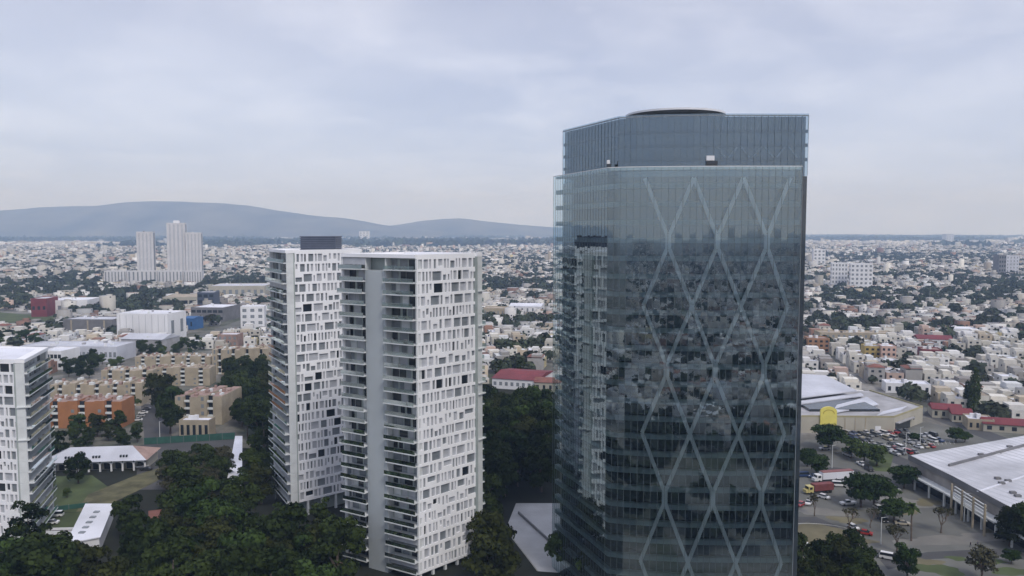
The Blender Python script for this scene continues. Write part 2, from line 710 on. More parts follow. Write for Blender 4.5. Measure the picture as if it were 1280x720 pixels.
def white_tower(name, label, P, types, nf, z0, seed, roofbox=None, strips=None):
    rnd = random.Random(seed)
    c = (sum(p[0] for p in P) / 4, sum(p[1] for p in P) / 4)
    root = empty(name, (0, 0, 0), 0, label, 'tower')
    zt = z0 + nf * FH
    core = inset(P, 2.6)
    MB().prism(core, 0, zt + .1).build('wall', M['warmwall'], root)
    MB().prism(inset(P, .45), z0 - .55, z0 - .31).build('soffit', M['concrete'], root)
    rf = MB()
    rf.prism(inset(P, .4), zt - .02, zt + .35)
    rf.build('roof', M['roofwhite'], root)
    mb = MB()
    wins = []
    for i in range(4):
        a, b_ = P[i], P[(i + 1) % 4]
        T, L = frame(a, b_, c)
        if types[i] == 'screen':
            screen_face(T, L, nf, z0, mb, wins, rnd)
            # columns at ground
            for k in range(6):
                s = .6 + k * (L - 1.4) / 5
                MB().box(s, s + .7, -.9, -.2, 0, z0 - .31, T).build('column', M['slab'], root)
        else:
            st = strips[i] if strips and i in strips else [(0, L, 'b')]
            st = [(x * L, y * L, k) for x, y, k in st] if strips and i in strips else st
            balcony_face(T, L, nf, z0, st, root, rnd)
            # roof edge over balconies
            mb.box(0, L, -2.2, .35, zt - .05, zt + .9, T)
    mb.build('facade_screen', M['screen'], root)
    wins.sort(key=lambda q: -q[0] - (5 if q[1] is not None else 0))
    vis = wins
    glass = [M['paleglass'], M['midglass'], M['darkglass']]
    for k, (ar, T, a, b_, lo, hi, mi) in enumerate(vis[:100]):
        MB().box(a - .02, b_ + .02, -.46, -.40, lo - .1, hi + .1, T).box(a - .02, b_ + .02, -.40, -.385, lo + (hi - lo) * .5 - .03, lo + (hi - lo) * .5 + .03, T, 0).build('window', glass[mi], root)
    rest = MB()
    for (ar, T, a, b_, lo, hi, mi) in vis[100:]:
        rest.box(a - .02, b_ + .02, -.46, -.40, lo - .1, hi + .1, T, mi)
    o = rest.build('window', glass, root)
    o['kind'] = 'stuff'
    if roofbox:
        (bx0, bx1, by0, by1, bz) = roofbox
        lv = MB()
        z = zt + .5
        MB().box(bx0 + .25, bx1 - .25, by0 + .25, by1 - .25, zt + .3, bz - .4).build('plant_room', M['louvre'], root)
        while z < bz:
            lv.box(bx0, bx1, by0, by1, z, z + .32)
            z += .62
        lv.build('louvre_screen', plain('louvre_blade', (.12, .14, .19), .5, .1, .5), root)
    return root


# near white tower: A left end, B near corner, C right end
A, B, C = (-46.4, 218), (-24.6, 205), (-8.4, 221.6)
D = (A[0] + C[0] - B[0], A[1] + C[1] - B[1])
white_tower('apartment_tower', 'white high-rise nearest the glass tower, grey stair wall between its stacked balconies',
            [A, B, C, D], ['b', 'screen', 'b', 'screen'], 26, 1.9, 3,
            strips={0: [(0, .335, 'b'), (.335, .60, 'core'), (.60, 1, 'b')]})
A, B, C = (-81.8, 270), (-70.5, 250), (-50.5, 267.5)
D = (A[0] + C[0] - B[0], A[1] + C[1] - B[1])
white_tower('apartment_tower', 'white high-rise topped by a dark louvred box, farther of the two tall ones',
            [A, B, C, D], ['b', 'screen', 'b', 'screen'], 25, 5.2, 8,
            roofbox=(-70.5, -58.5, 266, 276, 90.4))
A, B, C = (-168, 231), (-140, 227), (-147.6, 252)
D = (A[0] + C[0] - B[0], A[1] + C[1] - B[1])
white_tower('apartment_tower', 'lower white apartment block with a bare flat roof at the left edge',
            [A, B, C, D], ['screen', 'b', 'screen', 'b'], 16, 3.2, 5)

# ------------------------------------------------------------------ glass tower
gt = empty('glass_tower', (40, 205, 0), 0, 'tall blue-green glass tower with a pale criss-cross frame and round roof disc', 'tower')
GT = Vector((-40, -205, 0))


def gbuild(mb, name, mats, parent=gt, **k):
    mb.v = [(v[0] + GT.x, v[1] + GT.y, v[2]) for v in mb.v] if parent is gt else mb.v
    return mb.build(name, mats, parent, **k)


SK = [(11.0, 214.0), (21.9, 184.2), (26.0, 182.6), (32.0, 181.4), (40.0, 180.5), (50.0, 180.1), (64.9, 180.2)]
ZSK, FHG = 106.4, 4.12
cen = (42, 205)
Z0G = ZSK - 26 * FHG


def offs(path, d):
    """offset an open path inwards by d"""
    out = []
    for i, p in enumerate(path):
        a = Vector(path[max(0, i - 1)])
        b_ = Vector(path[min(len(path) - 1, i + 1)])
        u = (b_ - a).normalized()
        n = Vector((u.y, -u.x))
        if n.dot(Vector(cen) - Vector(p)) < 0: n = -n
        out.append((p[0] + n.x * d, p[1] + n.y * d))
    return out


def resample(path, step):
    pts = []
    for i in range(len(path) - 1):
        a, b_ = Vector(path[i]), Vector(path[i + 1])
        L = (b_ - a).length
        k = max(1, round(L / step))
        for j in range(k): pts.append(a + (b_ - a) * j / k)
    pts.append(Vector(path[-1]))
    return pts


def panels(path, z0, z1, fh, tilt, mb, step=1.5, rnd=random.Random(4)):
    pts = resample(path, step)
    nz = int(round((z1 - z0) / fh))
    for k in range(nz):
        for i in range(len(pts) - 1):
            a, b_ = pts[i], pts[i + 1]
            u = (b_ - a).normalized()
            n = Vector((u.y, -u.x))
            if n.dot(Vector(cen) - a) > 0: n = -n
            t1, t2 = rnd.gauss(0, tilt) * 1.5, rnd.gauss(0, tilt) * 2.0
            q = []
            za, zb = z0 + k * fh, z0 + (k + 1) * fh
            for (p, z, s1, s2) in ((a, za, -1, -1), (b_, za, 1, -1), (b_, zb, 1, 1), (a, zb, -1, 1)):
                d = s1 * t1 * .5 + s2 * t2
                q.append((p.x + n.x * d, p.y + n.y * d, z))
            mb.poly(q)


mb = MB()
panels(SK, Z0G, ZSK, FHG, .0028, mb)
gbuild(mb, 'glass_curtain', M['skin_glass'])
mul = MB()
for p in resample(SK, 1.5):
    mul.box(p.x - .03, p.x + .03, p.y - .05, p.y - .01, Z0G, ZSK)
gbuild(mul, 'mullions', plain('mullion_metal', (.10, .13, .145), .4, .1, .5))

# main body, behind the curtain and rising above it
BODY = [(13.4, 211.5), (24.6, 186.4), (28.5, 184.9), (34.0, 183.4), (41.0, 182.6), (50, 182.2), (66.8, 182.4)]
ZB = 117.9
full = BODY + [(69.5, 226), (50, 240), (22, 238)]
body = MB()
body.prism(full, 0, ZSK - 2)
gbuild(body, 'wall', M['inner_glass'])
pan = MB()
panels(offs(BODY, -.12), ZSK - 2, ZB, 2.0, .003, pan, 1.5, random.Random(9))
gbuild(pan, 'crown_glass', skin_glass('crown_skin_glass', (.60, .70, .76), (.52, .64, .74), .27))
cr = MB()
inn = inset(full, .46)
cr.prism(inn, ZSK - 2 + .01, ZB - .12)
gbuild(cr, 'crown_wall', M['crown_wall'])
# parapet screen with open fins
fin = MB()
for p in resample(offs(BODY, .14), 1.25):
    if not (p.x > 45.5 or 26 < p.x < 30): continue
    fin.box(p.x - .06, p.x + .06, p.y - .0, p.y + .12, ZB - 3.1, ZB - .02)
gbuild(fin, 'parapet_fins', M['slab'])
cm_ = MB()
for p in resample(offs(BODY, -.16), 1.5):
    cm_.box(p.x - .02, p.x + .02, p.y - .04, p.y + .0, ZSK - 1.9, ZB)
gbuild(cm_, 'crown_mullions', plain('crown_mullion', (.09, .12, .15), .4, .1, .5))
cap = MB()
ob, ib = offs(BODY, -.16), offs(BODY, .5)
cap.prism(ob + ib[::-1], ZB, ZB + .22)
gbuild(cap, 'coping', M['midglass'])
for z in (ZSK + 1.4, ZSK + 4.6, ZSK + 7.7):
    s_ = MB()
    s_.prism(offs(BODY, .1) + offs(BODY, .42)[::-1], z, z + .75)
    gbuild(s_, 'crown_slab', plain('slab_edge_dark', (.05, .075, .10), .6, .1, .3))
for q in range(7):                 # raking struts seen through the crown glass
    x0 = 47 + q * 2.7
    v_ = MB()
    T, L = frame((x0, 182.75), (x0 + 3, 182.75), cen)
    sg = 1 if q % 2 else -1
    v_.v = []
    v_.poly([(x0 - sg * 1.0, 182.36, ZSK + 2.2), (x0 - sg * 1.0 + .5, 182.36, ZSK + 2.2), (x0 + sg * .9 + .5, 182.36, ZSK + 4.6), (x0 + sg * .9, 182.36, ZSK + 4.6)])
    v_.poly([(x0 - sg * 1.0, 182.44, ZSK + 2.2), (x0 - sg * 1.0 + .5, 182.44, ZSK + 2.2), (x0 + sg * .9 + .5, 182.44, ZSK + 4.6), (x0 + sg * .9, 182.44, ZSK + 4.6)])
    gbuild(v_, 'strut', M['slab'])
# floor plates between wall and curtain, each with a pale edge
f1, f2 = offs(SK, .75), offs(SK, 1.9)
edge = plain('slab_edge', (.33, .405, .43), .6, .15, .3)
for k in range(27):
    z = Z0G + k * FHG
    s_ = MB()
    s_.prism(f1 + f2[::-1], z - .6, z + .5 if k < 26 else z - .02)
    gbuild(s_, 'floor_plate', edge)
# return wall of the curtain at its right end
s_ = MB()
s_.box(64.9, 65.05, 180.2, 182.3, 0, ZSK)
gbuild(s_, 'end_fin', M['midglass'])
s_ = MB()
s_.prism(offs(SK, .0) + offs(SK, .12)[::-1], ZSK, ZSK + .18)
gbuild(s_, 'curtain_coping', M['slab'])


def on_front(px, z):
    """point on the curtain's front path at the given photo column, inset"""
    path = offs(SK, .30)
    best = None
    for i in range(1, len(path) - 1):
        a, b_ = path[i], path[i + 1]
        for t in np.linspace(0, 1, 25):
            x, y = a[0] + (b_[0] - a[0]) * t, a[1] + (b_[1] - a[1]) * t
            d = abs(pix(x, y, 92)[0] - px)
            if best is None or d < best[0]: best = (d, x, y)
    return Vector((best[1], best[2], z))


def zpx(py):                       # height on the front plane of a photo row
    r = ray(880, py)
    return CH + r[2] / r[1] * 180.6


brace_m = plain('brace_white', (.88, .89, .90), .6, .08, .3)


def brace(p, q, wd=.85):
    p, q = Vector(p), Vector(q)
    d = (q - p)
    d.normalize()
    nrm = Vector((0, -1, 0))
    s = d.cross(nrm).normalized() * wd / 2
    mb = MB()
    o = Vector((0, .28, 0))
    a = [p - s, p + s, q + s, q - s]
    n = 0
    V = [tuple(v) for v in a] + [tuple(v + o) for v in a]
    mb.v = V
    mb.f = [(0, 1, 2, 3), (7, 6, 5, 4), (0, 4, 5, 1), (1, 5, 6, 2), (2, 6, 7, 3), (3, 7, 4, 0)]
    mb.m = [0] * 6
    gbuild(mb, 'brace', brace_m)


FX = [805, 866, 927, 988]
HX = [835, 897, 958]
FY = [222, 383, 543, 704, 865]
for r_ in range(4):
    y0, y1 = FY[r_], FY[r_ + 1]
    ya, yb = y0 + 70, y0 + 90
    zt_, za, zb_, zn = zpx(y0), zpx(ya), zpx(yb), zpx(y1)
    for i, hx in enumerate(HX):
        tl, tr_ = on_front(FX[i], zt_), on_front(FX[i + 1], zt_)
        ca, cb_ = on_front(hx, za), on_front(hx, zb_)
        bl, br = on_front(FX[i], zn), on_front(FX[i + 1], zn)
        off = Vector((.35, 0, 0))
        brace(tl, ca - off); brace(tr_, ca + off)
        brace(ca, cb_, 1.3)
        brace(cb_ - off, bl); brace(cb_ + off, br)
# rooftop disc
px0 = 844
zc = ZB + 1.9
r_ = ray(px0, 146)
t_ = 201 / r_[1]
dc = (r_[0] * t_, 201)
zc = CH + r_[2] * t_
disc = MB()
n = 64
for (ra, rb, z0, z1) in ((0, 12.2, 0, 0),):
    ring = lambda rr, z: [(dc[0] + rr * math.cos(2 * PI * i / n), dc[1] + rr * math.sin(2 * PI * i / n), z) for i in range(n)]
    a, b_, c_, d_ = ring(11.2, zc - .55), ring(12.2, zc), ring(12.2, zc + .45), ring(11.8, zc + .5)
    disc.poly(a[::-1])
    for lo, hi in ((a, b_), (b_, c_), (c_, d_)):
        for i in range(n):
            j = (i + 1) % n
            disc.poly([lo[i], lo[j], hi[j], hi[i]], 1 if lo is b_ else 0)
    disc.poly(d_, 1)
gbuild(disc, 'roof_disc', [M['greyblock'], M['white']])
for k in range(6):
    a = k * PI / 3
    s_ = MB()
    s_.tube([(dc[0] + 8 * math.cos(a), dc[1] + 8 * math.sin(a), ZB - 3.2), (dc[0] + 8 * math.cos(a), dc[1] + 8 * math.sin(a), zc - .5)], [.3, .3])
    gbuild(s_, 'disc_post', M['concrete'])
# two hatches in the crown with their window-cleaning units
for (px, py, wpx, hpx, wh) in ((889.5, 204.5, 14, 7, True), (761, 209, 5, 8, True)):
    r_ = ray(px, py)
    Yb = 182.2 if px > 800 else 187.6
    t_ = Yb / r_[1]
    X, Z = r_[0] * t_, CH + r_[2] * t_
    wd, hh = wpx * .182 / 2, hpx * .182 / 2
    s_ = MB()
    s_.box(X - wd, X + wd, Yb - .45, Yb + .6, Z - hh, Z + hh)
    gbuild(s_, 'hatch', M['darkglass'])
    s_ = MB()
    s_.box(X - wd * 1.0, X + wd * .4, Yb - .5, Yb + .3, Z + hh + .02, Z + hh + (1.1 if px > 800 else .9))
    gbuild(s_, 'hatch_box', M['white'])

# ------------------------------------------------------------------ trees


def card_cloud(seed, blobs, ncards, card, flat=1.0):
    rs = np.random.default_rng(seed)
    B_ = np.array(blobs)
    wgt = B_[:, 3] ** 2
    pick = rs.choice(len(B_), ncards, p=wgt / wgt.sum())
    d = rs.normal(size=(ncards, 3))
    d[:, 2] = np.where(d[:, 2] < -.3, -d[:, 2] * .4, d[:, 2])
    d /= np.linalg.norm(d, axis=1)[:, None]
    P = B_[pick, :3] + d * B_[pick, 3][:, None] * rs.uniform(.62, 1.08, ncards)[:, None] * np.array([1, 1, flat])
    nrm = d + rs.normal(size=(ncards, 3)) * .55
    nrm /= np.linalg.norm(nrm, axis=1)[:, None]
    t = np.cross(nrm, rs.normal(size=(ncards, 3)))
    t /= np.linalg.norm(t, axis=1)[:, None]
    u = np.cross(nrm, t)
    sz = card * rs.uniform(.55, 1.3, ncards)[:, None]
    V = np.stack([P - t * sz - u * sz * .5, P + t * sz * .2 - u * sz * .8, P + t * sz + u * sz * .4, P - t * sz * .3 + u * sz * .8], 1).reshape(-1, 3)
    F = np.arange(ncards * 4).reshape(-1, 4)
    tint = np.clip(.5 + (rs.random(len(B_))[pick] - .5) * .8 + rs.normal(size=ncards) * .18, 0, 1)
    return V, F, tint


def make_broad(seed, h=12, r=5, ncards=2600, card=.42, mat='leaf', nb=22, sparse=False, lab='tree', cat='tree', low=.2, flat=.85):
    rnd = random.Random(seed)
    root = empty('tree', (0, 0, 0), 0)
    blobs = []
    for i in range(nb):
        a = rnd.uniform(0, 2 * PI)
        zz = rnd.uniform(low, .88)
        env = math.sin(min(1, (zz - low + .14) / (1.02 - low + .14)) * PI) ** .6
        rr = r * env * math.sqrt(rnd.random()) * .8
        br = r * rnd.uniform(.24, .42)
        blobs.append((rr * math.cos(a), rr * math.sin(a), zz * h, br))
    tr = MB()
    tr.tube([(0, 0, -.3), (.1, .05, h * .2), (.25, -.1, h * .45), (.1, .1, h * .72)], [r * .075, r * .06, r * .045, r * .02], 8)
    for k in range(7):
        bb = rnd.choice(blobs)
        z = h * rnd.uniform(.18, .45)
        tr.tube([(.1, 0, z), (bb[0] * .5, bb[1] * .5, (z + bb[2]) / 2 + .3), (bb[0], bb[1], bb[2])], [r * .035, r * .022, r * .008], 6)
    tr.build('trunk', M['bark'], root)
    V, F, t = card_cloud(seed, blobs, ncards, card, flat)
    npmesh('crown', V, F, M[mat], t, root)
    return root


def make_cypress(seed, h=15, r=2.2):
    root = empty('cypress_tree')
    rnd = random.Random(seed)
    blobs = [(rnd.uniform(-.3, .3), rnd.uniform(-.3, .3), h * z, r * (1 - ((z - .35) / .68) ** 2 if z > .35 else .95) * rnd.uniform(.75, .95) + .2) for z in np.linspace(.1, .95, 16)]
    MB().tube([(0, 0, -.3), (0, 0, h * .8)], [.28, .1]).build('trunk', M['bark'], root)
    V, F, t = card_cloud(seed, blobs, 1500, .35)
    npmesh('crown', V, F, M['leaf'], t, root)
    return root


def make_palm(seed, h=12):
    root = empty('palm_tree')
    rnd = random.Random(seed)
    MB().tube([(0, 0, -.3), (.15, 0, h * .5), (.1, .1, h)], [.32, .24, .2]).build('trunk', M['bark'], root)
    V, F = [], []
    for k in range(46):
        a = rnd.uniform(0, 2 * PI)
        el = rnd.uniform(-.5, 1.2)
        L = rnd.uniform(2.2, 3.0)
        pts = []
        for i in range(6):
            t = i / 5
            pts.append(Vector((math.cos(a) * math.cos(el) * L * t, math.sin(a) * math.cos(el) * L * t, math.sin(el) * L * t - 1.3 * t * t)) + Vector((.1, .1, h)))
        sd_ = Vector((-math.sin(a), math.cos(a), 0))
        for i in range(5):
            w0, w1 = .55 * math.sin(PI * (.1 + .85 * i / 5)), .55 * math.sin(PI * (.1 + .85 * (i + 1) / 5))
            for sg in (-1, 1):
                n0 = len(V)
                V += [tuple(pts[i]), tuple(pts[i] + sd_ * sg * w0 - Vector((0, 0, .15))), tuple(pts[i + 1] + sd_ * sg * w1 - Vector((0, 0, .15))), tuple(pts[i + 1])]
                F.append((n0, n0 + 1, n0 + 2, n0 + 3))
    npmesh('crown', np.array(V), np.array(F), M['leaf2'], np.full(len(F), .3), root)
    return root


def make_bare(seed, h=8, cards=160):
    root = empty('bare_tree')
    rnd = random.Random(seed)
    mb = MB()
    tips = []

    def grow(p, d, L, r, lv):
        q = p + d * L
        mid = p + d * L * .5 + Vector((rnd.uniform(-.1, .1), rnd.uniform(-.1, .1), 0)) * L
        mb.tube([p, mid, q], [r, r * .8, r * .6], 5)
        if lv == 0:
            tips.append(q); return
        for _ in range(3 if lv > 1 else 3):
            nd = (d + Vector((rnd.uniform(-1, 1), rnd.uniform(-1, 1), rnd.uniform(-.1, .7))) * .75).normalized()
            grow(q, nd, L * rnd.uniform(.6, .8), r * .58, lv - 1)
    grow(Vector((0, 0, -.2)), Vector((.05, 0, 1)), h * .3, .24, 4)
    mb.build('trunk', M['bark'], root)
    bl = [(t.x, t.y, t.z, .55) for t in tips]
    V, F, t = card_cloud(seed, bl, cards, .28)
    npmesh('crown', V, F, M['leaf3'], t, root)
    return root


PROTO = {}
FAR_AWAY = []
for i in range(5):
    PROTO['dark%d' % i] = make_broad(100 + i, random.Random(i).uniform(12, 15), random.Random(i + 9).uniform(4.8, 6.2), 3600, .40, ['leaf', 'leafo', 'leaf', 'leafr', 'leaf'][i], 26)
for i in range(3):
    PROTO['mid%d' % i] = make_broad(200 + i, 8.5, 4.6, 2600, .36, 'leaf2', 22, low=.3)
for i in range(2):
    PROTO['round%d' % i] = make_broad(300 + i, 8.0, 5.2, 3800, .36, 'leafr', 34, low=.28, flat=.8)
PROTO['tall0'] = make_broad(401, 24, 5.0, 2100, .45, 'leaf', 22, low=.35)
PROTO['tall1'] = make_broad(402, 20, 4.4, 1700, .45, 'leaf', 18, low=.3)
PROTO['dry0'] = make_broad(501, 9, 4.4, 1100, .36, 'leaf3', 20, low=.35)
PROTO['cyp0'] = make_cypress(601)
PROTO['palm0'] = make_palm(701, 12)
PROTO['bare0'] = make_bare(801, 8)
PROTO['bare1'] = make_bare(802, 7, 260)
index_kids()
USED = set()


def tree(kind, x, y, s=1.0, label='tree', group=None, z=0, cat='tree'):
    p = PROTO[kind]
    if kind in USED: o = copy_tree(p)
    else:
        o = p
        USED.add(kind)
    o.location = (x, y, z)
    o.rotation_euler = (0, 0, random.uniform(0, 6.28))
    o.scale = (s * random.uniform(.9, 1.1), s * random.uniform(.9, 1.1), s * random.uniform(.9, 1.12))
    for k in ('group',):
        if k in o: del o[k]
    tag(o, label, cat, group)
    return o


def inpoly(x, y, poly):
    r_ = False
    j = len(poly) - 1
    for i in range(len(poly)):
        xi, yi = poly[i]
        xj, yj = poly[j]
        if (yi > y) != (yj > y) and x < (xj - xi) * (y - yi) / (yj - yi) + xi: r_ = not r_
        j = i
    return r_


TREEPTS = []
NTREE = 0


def grove(poly_px, spacing, kinds, smin, smax, label, group, avoid=(), seed=0, world=False):
    global NTREE
    rnd = random.Random(seed)
    P = [p if world else gp(*p)[:2] for p in poly_px]
    AV = [[gp(*p)[:2] for p in a] for a in avoid]
    xs, ys = [p[0] for p in P], [p[1] for p in P]
    x = min(xs)
    n = 0
    while x < max(xs):
        y = min(ys)
        while y < max(ys):
            X, Y = x + rnd.uniform(-.42, .42) * spacing, y + rnd.uniform(-.42, .42) * spacing
            if inpoly(X, Y, P) and not any(inpoly(X, Y, a) for a in AV) and free(X, Y, 2.5):
                tree(rnd.choice(kinds), X, Y, rnd.uniform(smin, smax), label, group)
                n += 1
            y += spacing
        x += spacing
    NTREE += n
    return n


# occupied footprints (world polygons)
OCC = []


def free(x, y, m=0):
    for P in OCC:
        if inpoly(x, y, P): return False
    return True


def occ(P, grow=2.0):
    try: OCC.append(inset([tuple(p[:2]) for p in P], -grow))
    except Exception: OCC.append([tuple(p[:2]) for p in P])


occ([(-46.4, 218), (-24.6, 205), (-8.4, 221.6), (-30, 235)], 1.5)
occ([(-81.8, 270), (-70.5, 250), (-50.5, 267.5), (-62, 288)], 1.5)
occ([(-168, 231), (-140, 227), (-147.6, 252), (-175, 256)], 1.5)
occ(full + [], 4)

# ------------------------------------------------------------------ generic buildings


def windows_on(T, L, h, nx, nz, root, mat, wr=.5, hr=.5, z0=.0, d=.04, cap=100, name='window', sill=True):
    k = 0
    for j in range(nz):
        for i in range(nx):
            if k >= cap: return
            cw, ch = L / nx, (h - z0) / nz
            s = (i + .5) * cw
            z = z0 + (j + .5) * ch
            o = MB().box(s - cw * wr / 2, s + cw * wr / 2, -.05, d, z - ch * hr / 2, z + ch * hr / 2, T).build(name, mat, root)
            k += 1


def block(name, label, cat, pxl, pxr, yb, yt, deep, wall, roof, rot=0, wins=None, side=None, group=None, parapet=.7, z0=0, rooftop=0, gable=0, seed=1, skew=None):
    """box building: front face spans photo columns pxl..pxr with its foot on row yb and its eave on row yt"""
    pl, pr = gp(pxl, yb), gp(pxr, yb)
    cx_, cy_ = (pl[0] + pr[0]) / 2, (pl[1] + pr[1]) / 2
    W = abs(pr[0] - pl[0]) / max(.5, math.cos(rot))
    r_ = ray((pxl + pxr) / 2, yt)
    t_ = cy_ / r_[1]
    h = CH + r_[2] * t_
    root = empty(name, (cx_, cy_, 0), rot, label, cat, group)
    rnd = random.Random(seed)
    T0 = lambda s, d, z: (s - W / 2, -d, z)
    mb = MB().box(-W / 2, W / 2, 0, deep, 0, h)
    mb.build('wall', wall, root)
    rf = MB()
    if gable:
        g_ = gable
        a = W / 2 + .4
        rf.poly([(-a, -.4, h + .02), (a, -.4, h + .02), (a, deep / 2, h + g_), (-a, deep / 2, h + g_)])
        rf.poly([(a, deep + .4, h + .02), (-a, deep + .4, h + .02), (-a, deep / 2, h + g_), (a, deep / 2, h + g_)])
        rf.poly([(-a, -.4, h - .2), (-a, -.4, h + .02), (-a, deep / 2, h + g_), (-a, deep + .4, h + .02), (-a, deep + .4, h - .2)])
        rf.poly([(a, deep + .4, h - .2), (a, deep + .4, h + .02), (a, deep / 2, h + g_), (a, -.4, h + .02), (a, -.4, h - .2)])
        rf.poly([(-a, -.4, h - .2), (a, -.4, h - .2), (a, -.4, h + .02), (-a, -.4, h + .02)])
        rf.poly([(-a, -.4, h - .21), (-a, deep + .4, h - .21), (a, deep + .4, h - .21), (a, -.4, h - .21)])
        rf.build('roof', roof, root)
    else:
        rf.box(-W / 2 + .25, W / 2 - .25, .25, deep - .25, h - .05, h + .08)
        if parapet:
            for (a, b_, c_, d_) in ((-W / 2, W / 2, 0, .25), (-W / 2, W / 2, deep - .25, deep), (-W / 2, -W / 2 + .25, .25, deep - .25), (W / 2 - .25, W / 2, .25, deep - .25)):
                rf.box(a, b_, c_, d_, h + .003, h + parapet, None, 1)
        rf.build('roof', [roof, wall], root)
    for _ in range(rooftop):
        x_, y_ = rnd.uniform(-W / 2 + 1.5, W / 2 - 3), rnd.uniform(1, max(1.5, deep - 3))
        MB().box(x_, x_ + rnd.uniform(1.2, 3), y_, y_ + rnd.uniform(1.2, 2.5), h + .08, h + rnd.uniform(1, 2.4)).build('roof_unit', rnd.choice([M['slab'], M['roofgrey'], M['tank'], M['white']]), root)
    if wins:
        nx, nz, wr, hr, wm = wins
        windows_on(T0, W, h, nx, nz, root, wm, wr, hr)
    if side:
        nx, nz, wr, hr, wm = side
        sgn = 1 if cx_ < 0 else -1
        T1 = (lambda s, d, z: (W / 2 + d, s, z)) if sgn > 0 else (lambda s, d, z: (-W / 2 - d, s, z))
        windows_on(T1, deep, h, nx, nz, root, wm, wr, hr, name='side_window')
    c, s = math.cos(rot), math.sin(rot)
    q = [(-W / 2, 0), (W / 2, 0), (W / 2, deep), (-W / 2, deep)]
    occ([(cx_ + x * c - y * s, cy_ + x * s + y * c) for x, y in q], 1.5)
    return root


DG, MG, PG = M['darkglass'], M['midglass'], M['paleglass']
# far trio of towers and their podium slabs
for (xl, xr, yt, lab, dp) in ((173, 192, 290, 'slim pale tower standing alone to the left of the far trio of high-rises', 18),
                              (211, 232, 279, 'tallest pale tower of the far trio, with a small cap on its roof', 20),
                              (234, 252, 291, 'shorter pale tower touching the tallest one of the far trio', 18)):
    t = block('distant_tower', lab, 'tower', xl, xr, 352, yt, dp, M['farwhite'], M['roofwhite'], R(12), side=(1, 1, .5, .97, MG), rooftop=1, seed=xl)
    W = (xr - xl) * 1.46
    T0 = lambda s, d, z: (s - W / 2, -d, z)
    hh = (352 - yt) * 1.46
    for k in range(4):
        MB().box((k + .55) * W / 4.4, (k + .55) * W / 4.4 + W * .09, -.05, .25, 3, hh - 2, T0).build('window_strip', PG, t)
    if yt == 279:
        MB().box(-5, 5, 5, 14, hh, hh + 5).build('roof_cap', M['white'], t)
for (xl, xr, lab) in ((131, 158, 'pale slab block at the left end of the row below the far towers'), (160, 196, 'pale slab block below the far tower that stands alone'),
                      (198, 228, 'pale slab block below the tallest far tower'), (230, 252, 'pale slab block at the right end of the row below the far towers')):
    block('slab_block', lab, 'apartment block', xl, xr, 356, 339, 14, M['farwhite'], M['roofwhite'], R(5), wins=(7, 1, .35, .9, MG), group='slab blocks below the far towers', seed=xl)

# left: industry and towers
WB = 'warehouse'
block('warehouse', 'large white industrial hall with a flat roof beyond the cream apartment rows', 'warehouse', 145, 212, 426, 393, 30, M['white'], M['roofwhite'], R(-6), wins=(8, 1, .08, .95, M['paleglass']), side=(2, 1, .3, .5, MG), rooftop=6)
block('warehouse', 'low grey brick hall with pale frame to the left of the large white hall', 'warehouse', 78, 142, 418, 400, 26, M['greyblock'], M['metalroof'], R(-4), wins=(3, 1, .1, .95, M['cream']), rooftop=3)
block('factory', 'white factory building with a deep red end beyond the dark trees', 'factory', 62, 108, 393, 376, 40, M['white'], M['roofwhite'], R(8), wins=(5, 1, .5, .3, MG), rooftop=3)
block('factory_annexe', 'deep red flat-roofed annexe at the left end of the white factory', 'building', 40, 58, 396, 374, 30, M['red'], M['metalroof'], R(8), wins=(3, 1, .5, .2, DG))
block('long_hall', 'very long low white building in front of the grey brick hall', 'hall', 24, 148, 452, 434, 26, M['metalroof'], M['metalroof'], R(-3), wins=(22, 1, .6, .35, MG), rooftop=8, seed=3)
block('long_hall', 'white low office building beside the long hall, next to the left apartment block', 'office building', 48, 78, 462, 440, 20, M['white'], M['roofwhite'], R(-5), wins=(6, 2, .8, .45, DG), rooftop=1, seed=4)
block('factory', 'low plant building with a sloping white roof at the foot of the white hall', 'factory', 150, 205, 440, 424, 24, M['roofgrey'], M['metalroof'], R(-8), rooftop=4, gable=3)
block('shed', 'blue sheet-metal shed standing next to the large white hall', 'shed', 229, 243, 412, 398, 16, M['blue'], M['blue'], R(-10), wins=(2, 1, .3, .4, DG), gable=1.5)
block('office_building', 'grey stepped office building with a wide white roof slab', 'office building', 238, 280, 402, 385, 40, M['greyblock'], M['roofwhite'], R(-6), wins=(6, 2, .8, .4, DG), rooftop=2)
block('office_building', 'short dark round-topped block rising behind the grey stepped offices', 'office building', 247, 268, 388, 366, 18, M['louvre'], M['roofwhite'], R(0), wins=(3, 3, .7, .5, DG))
block('hangar', 'wide flat pale hall left of the dark round-topped block', 'hall', 205, 245, 384, 372, 50, M['beige'], M['creamroof'], R(10), wins=(4, 1, .8, .4, DG))
block('shopping_hall', 'broad beige flat hall on the far side of the tram road', 'hall', 262, 330, 372, 358, 60, M['beige'], M['metalroof'], R(5), wins=(9, 1, .5, .4, MG), rooftop=4)
block('house_block', 'small pink and white building beside the road near the white tower', 'building', 272, 297, 433, 419, 12, M['pink'], M['roofwhite'], R(-4), wins=(4, 2, .5, .5, MG))
block('office_building', 'white office block with a tall blank side, just left of the back white tower', 'office building', 302, 330, 415, 384, 16, M['white'], M['roofwhite'], R(10), wins=(3, 4, .5, .5, MG), rooftop=2)

# cream apartment rows with saw-tooth fronts


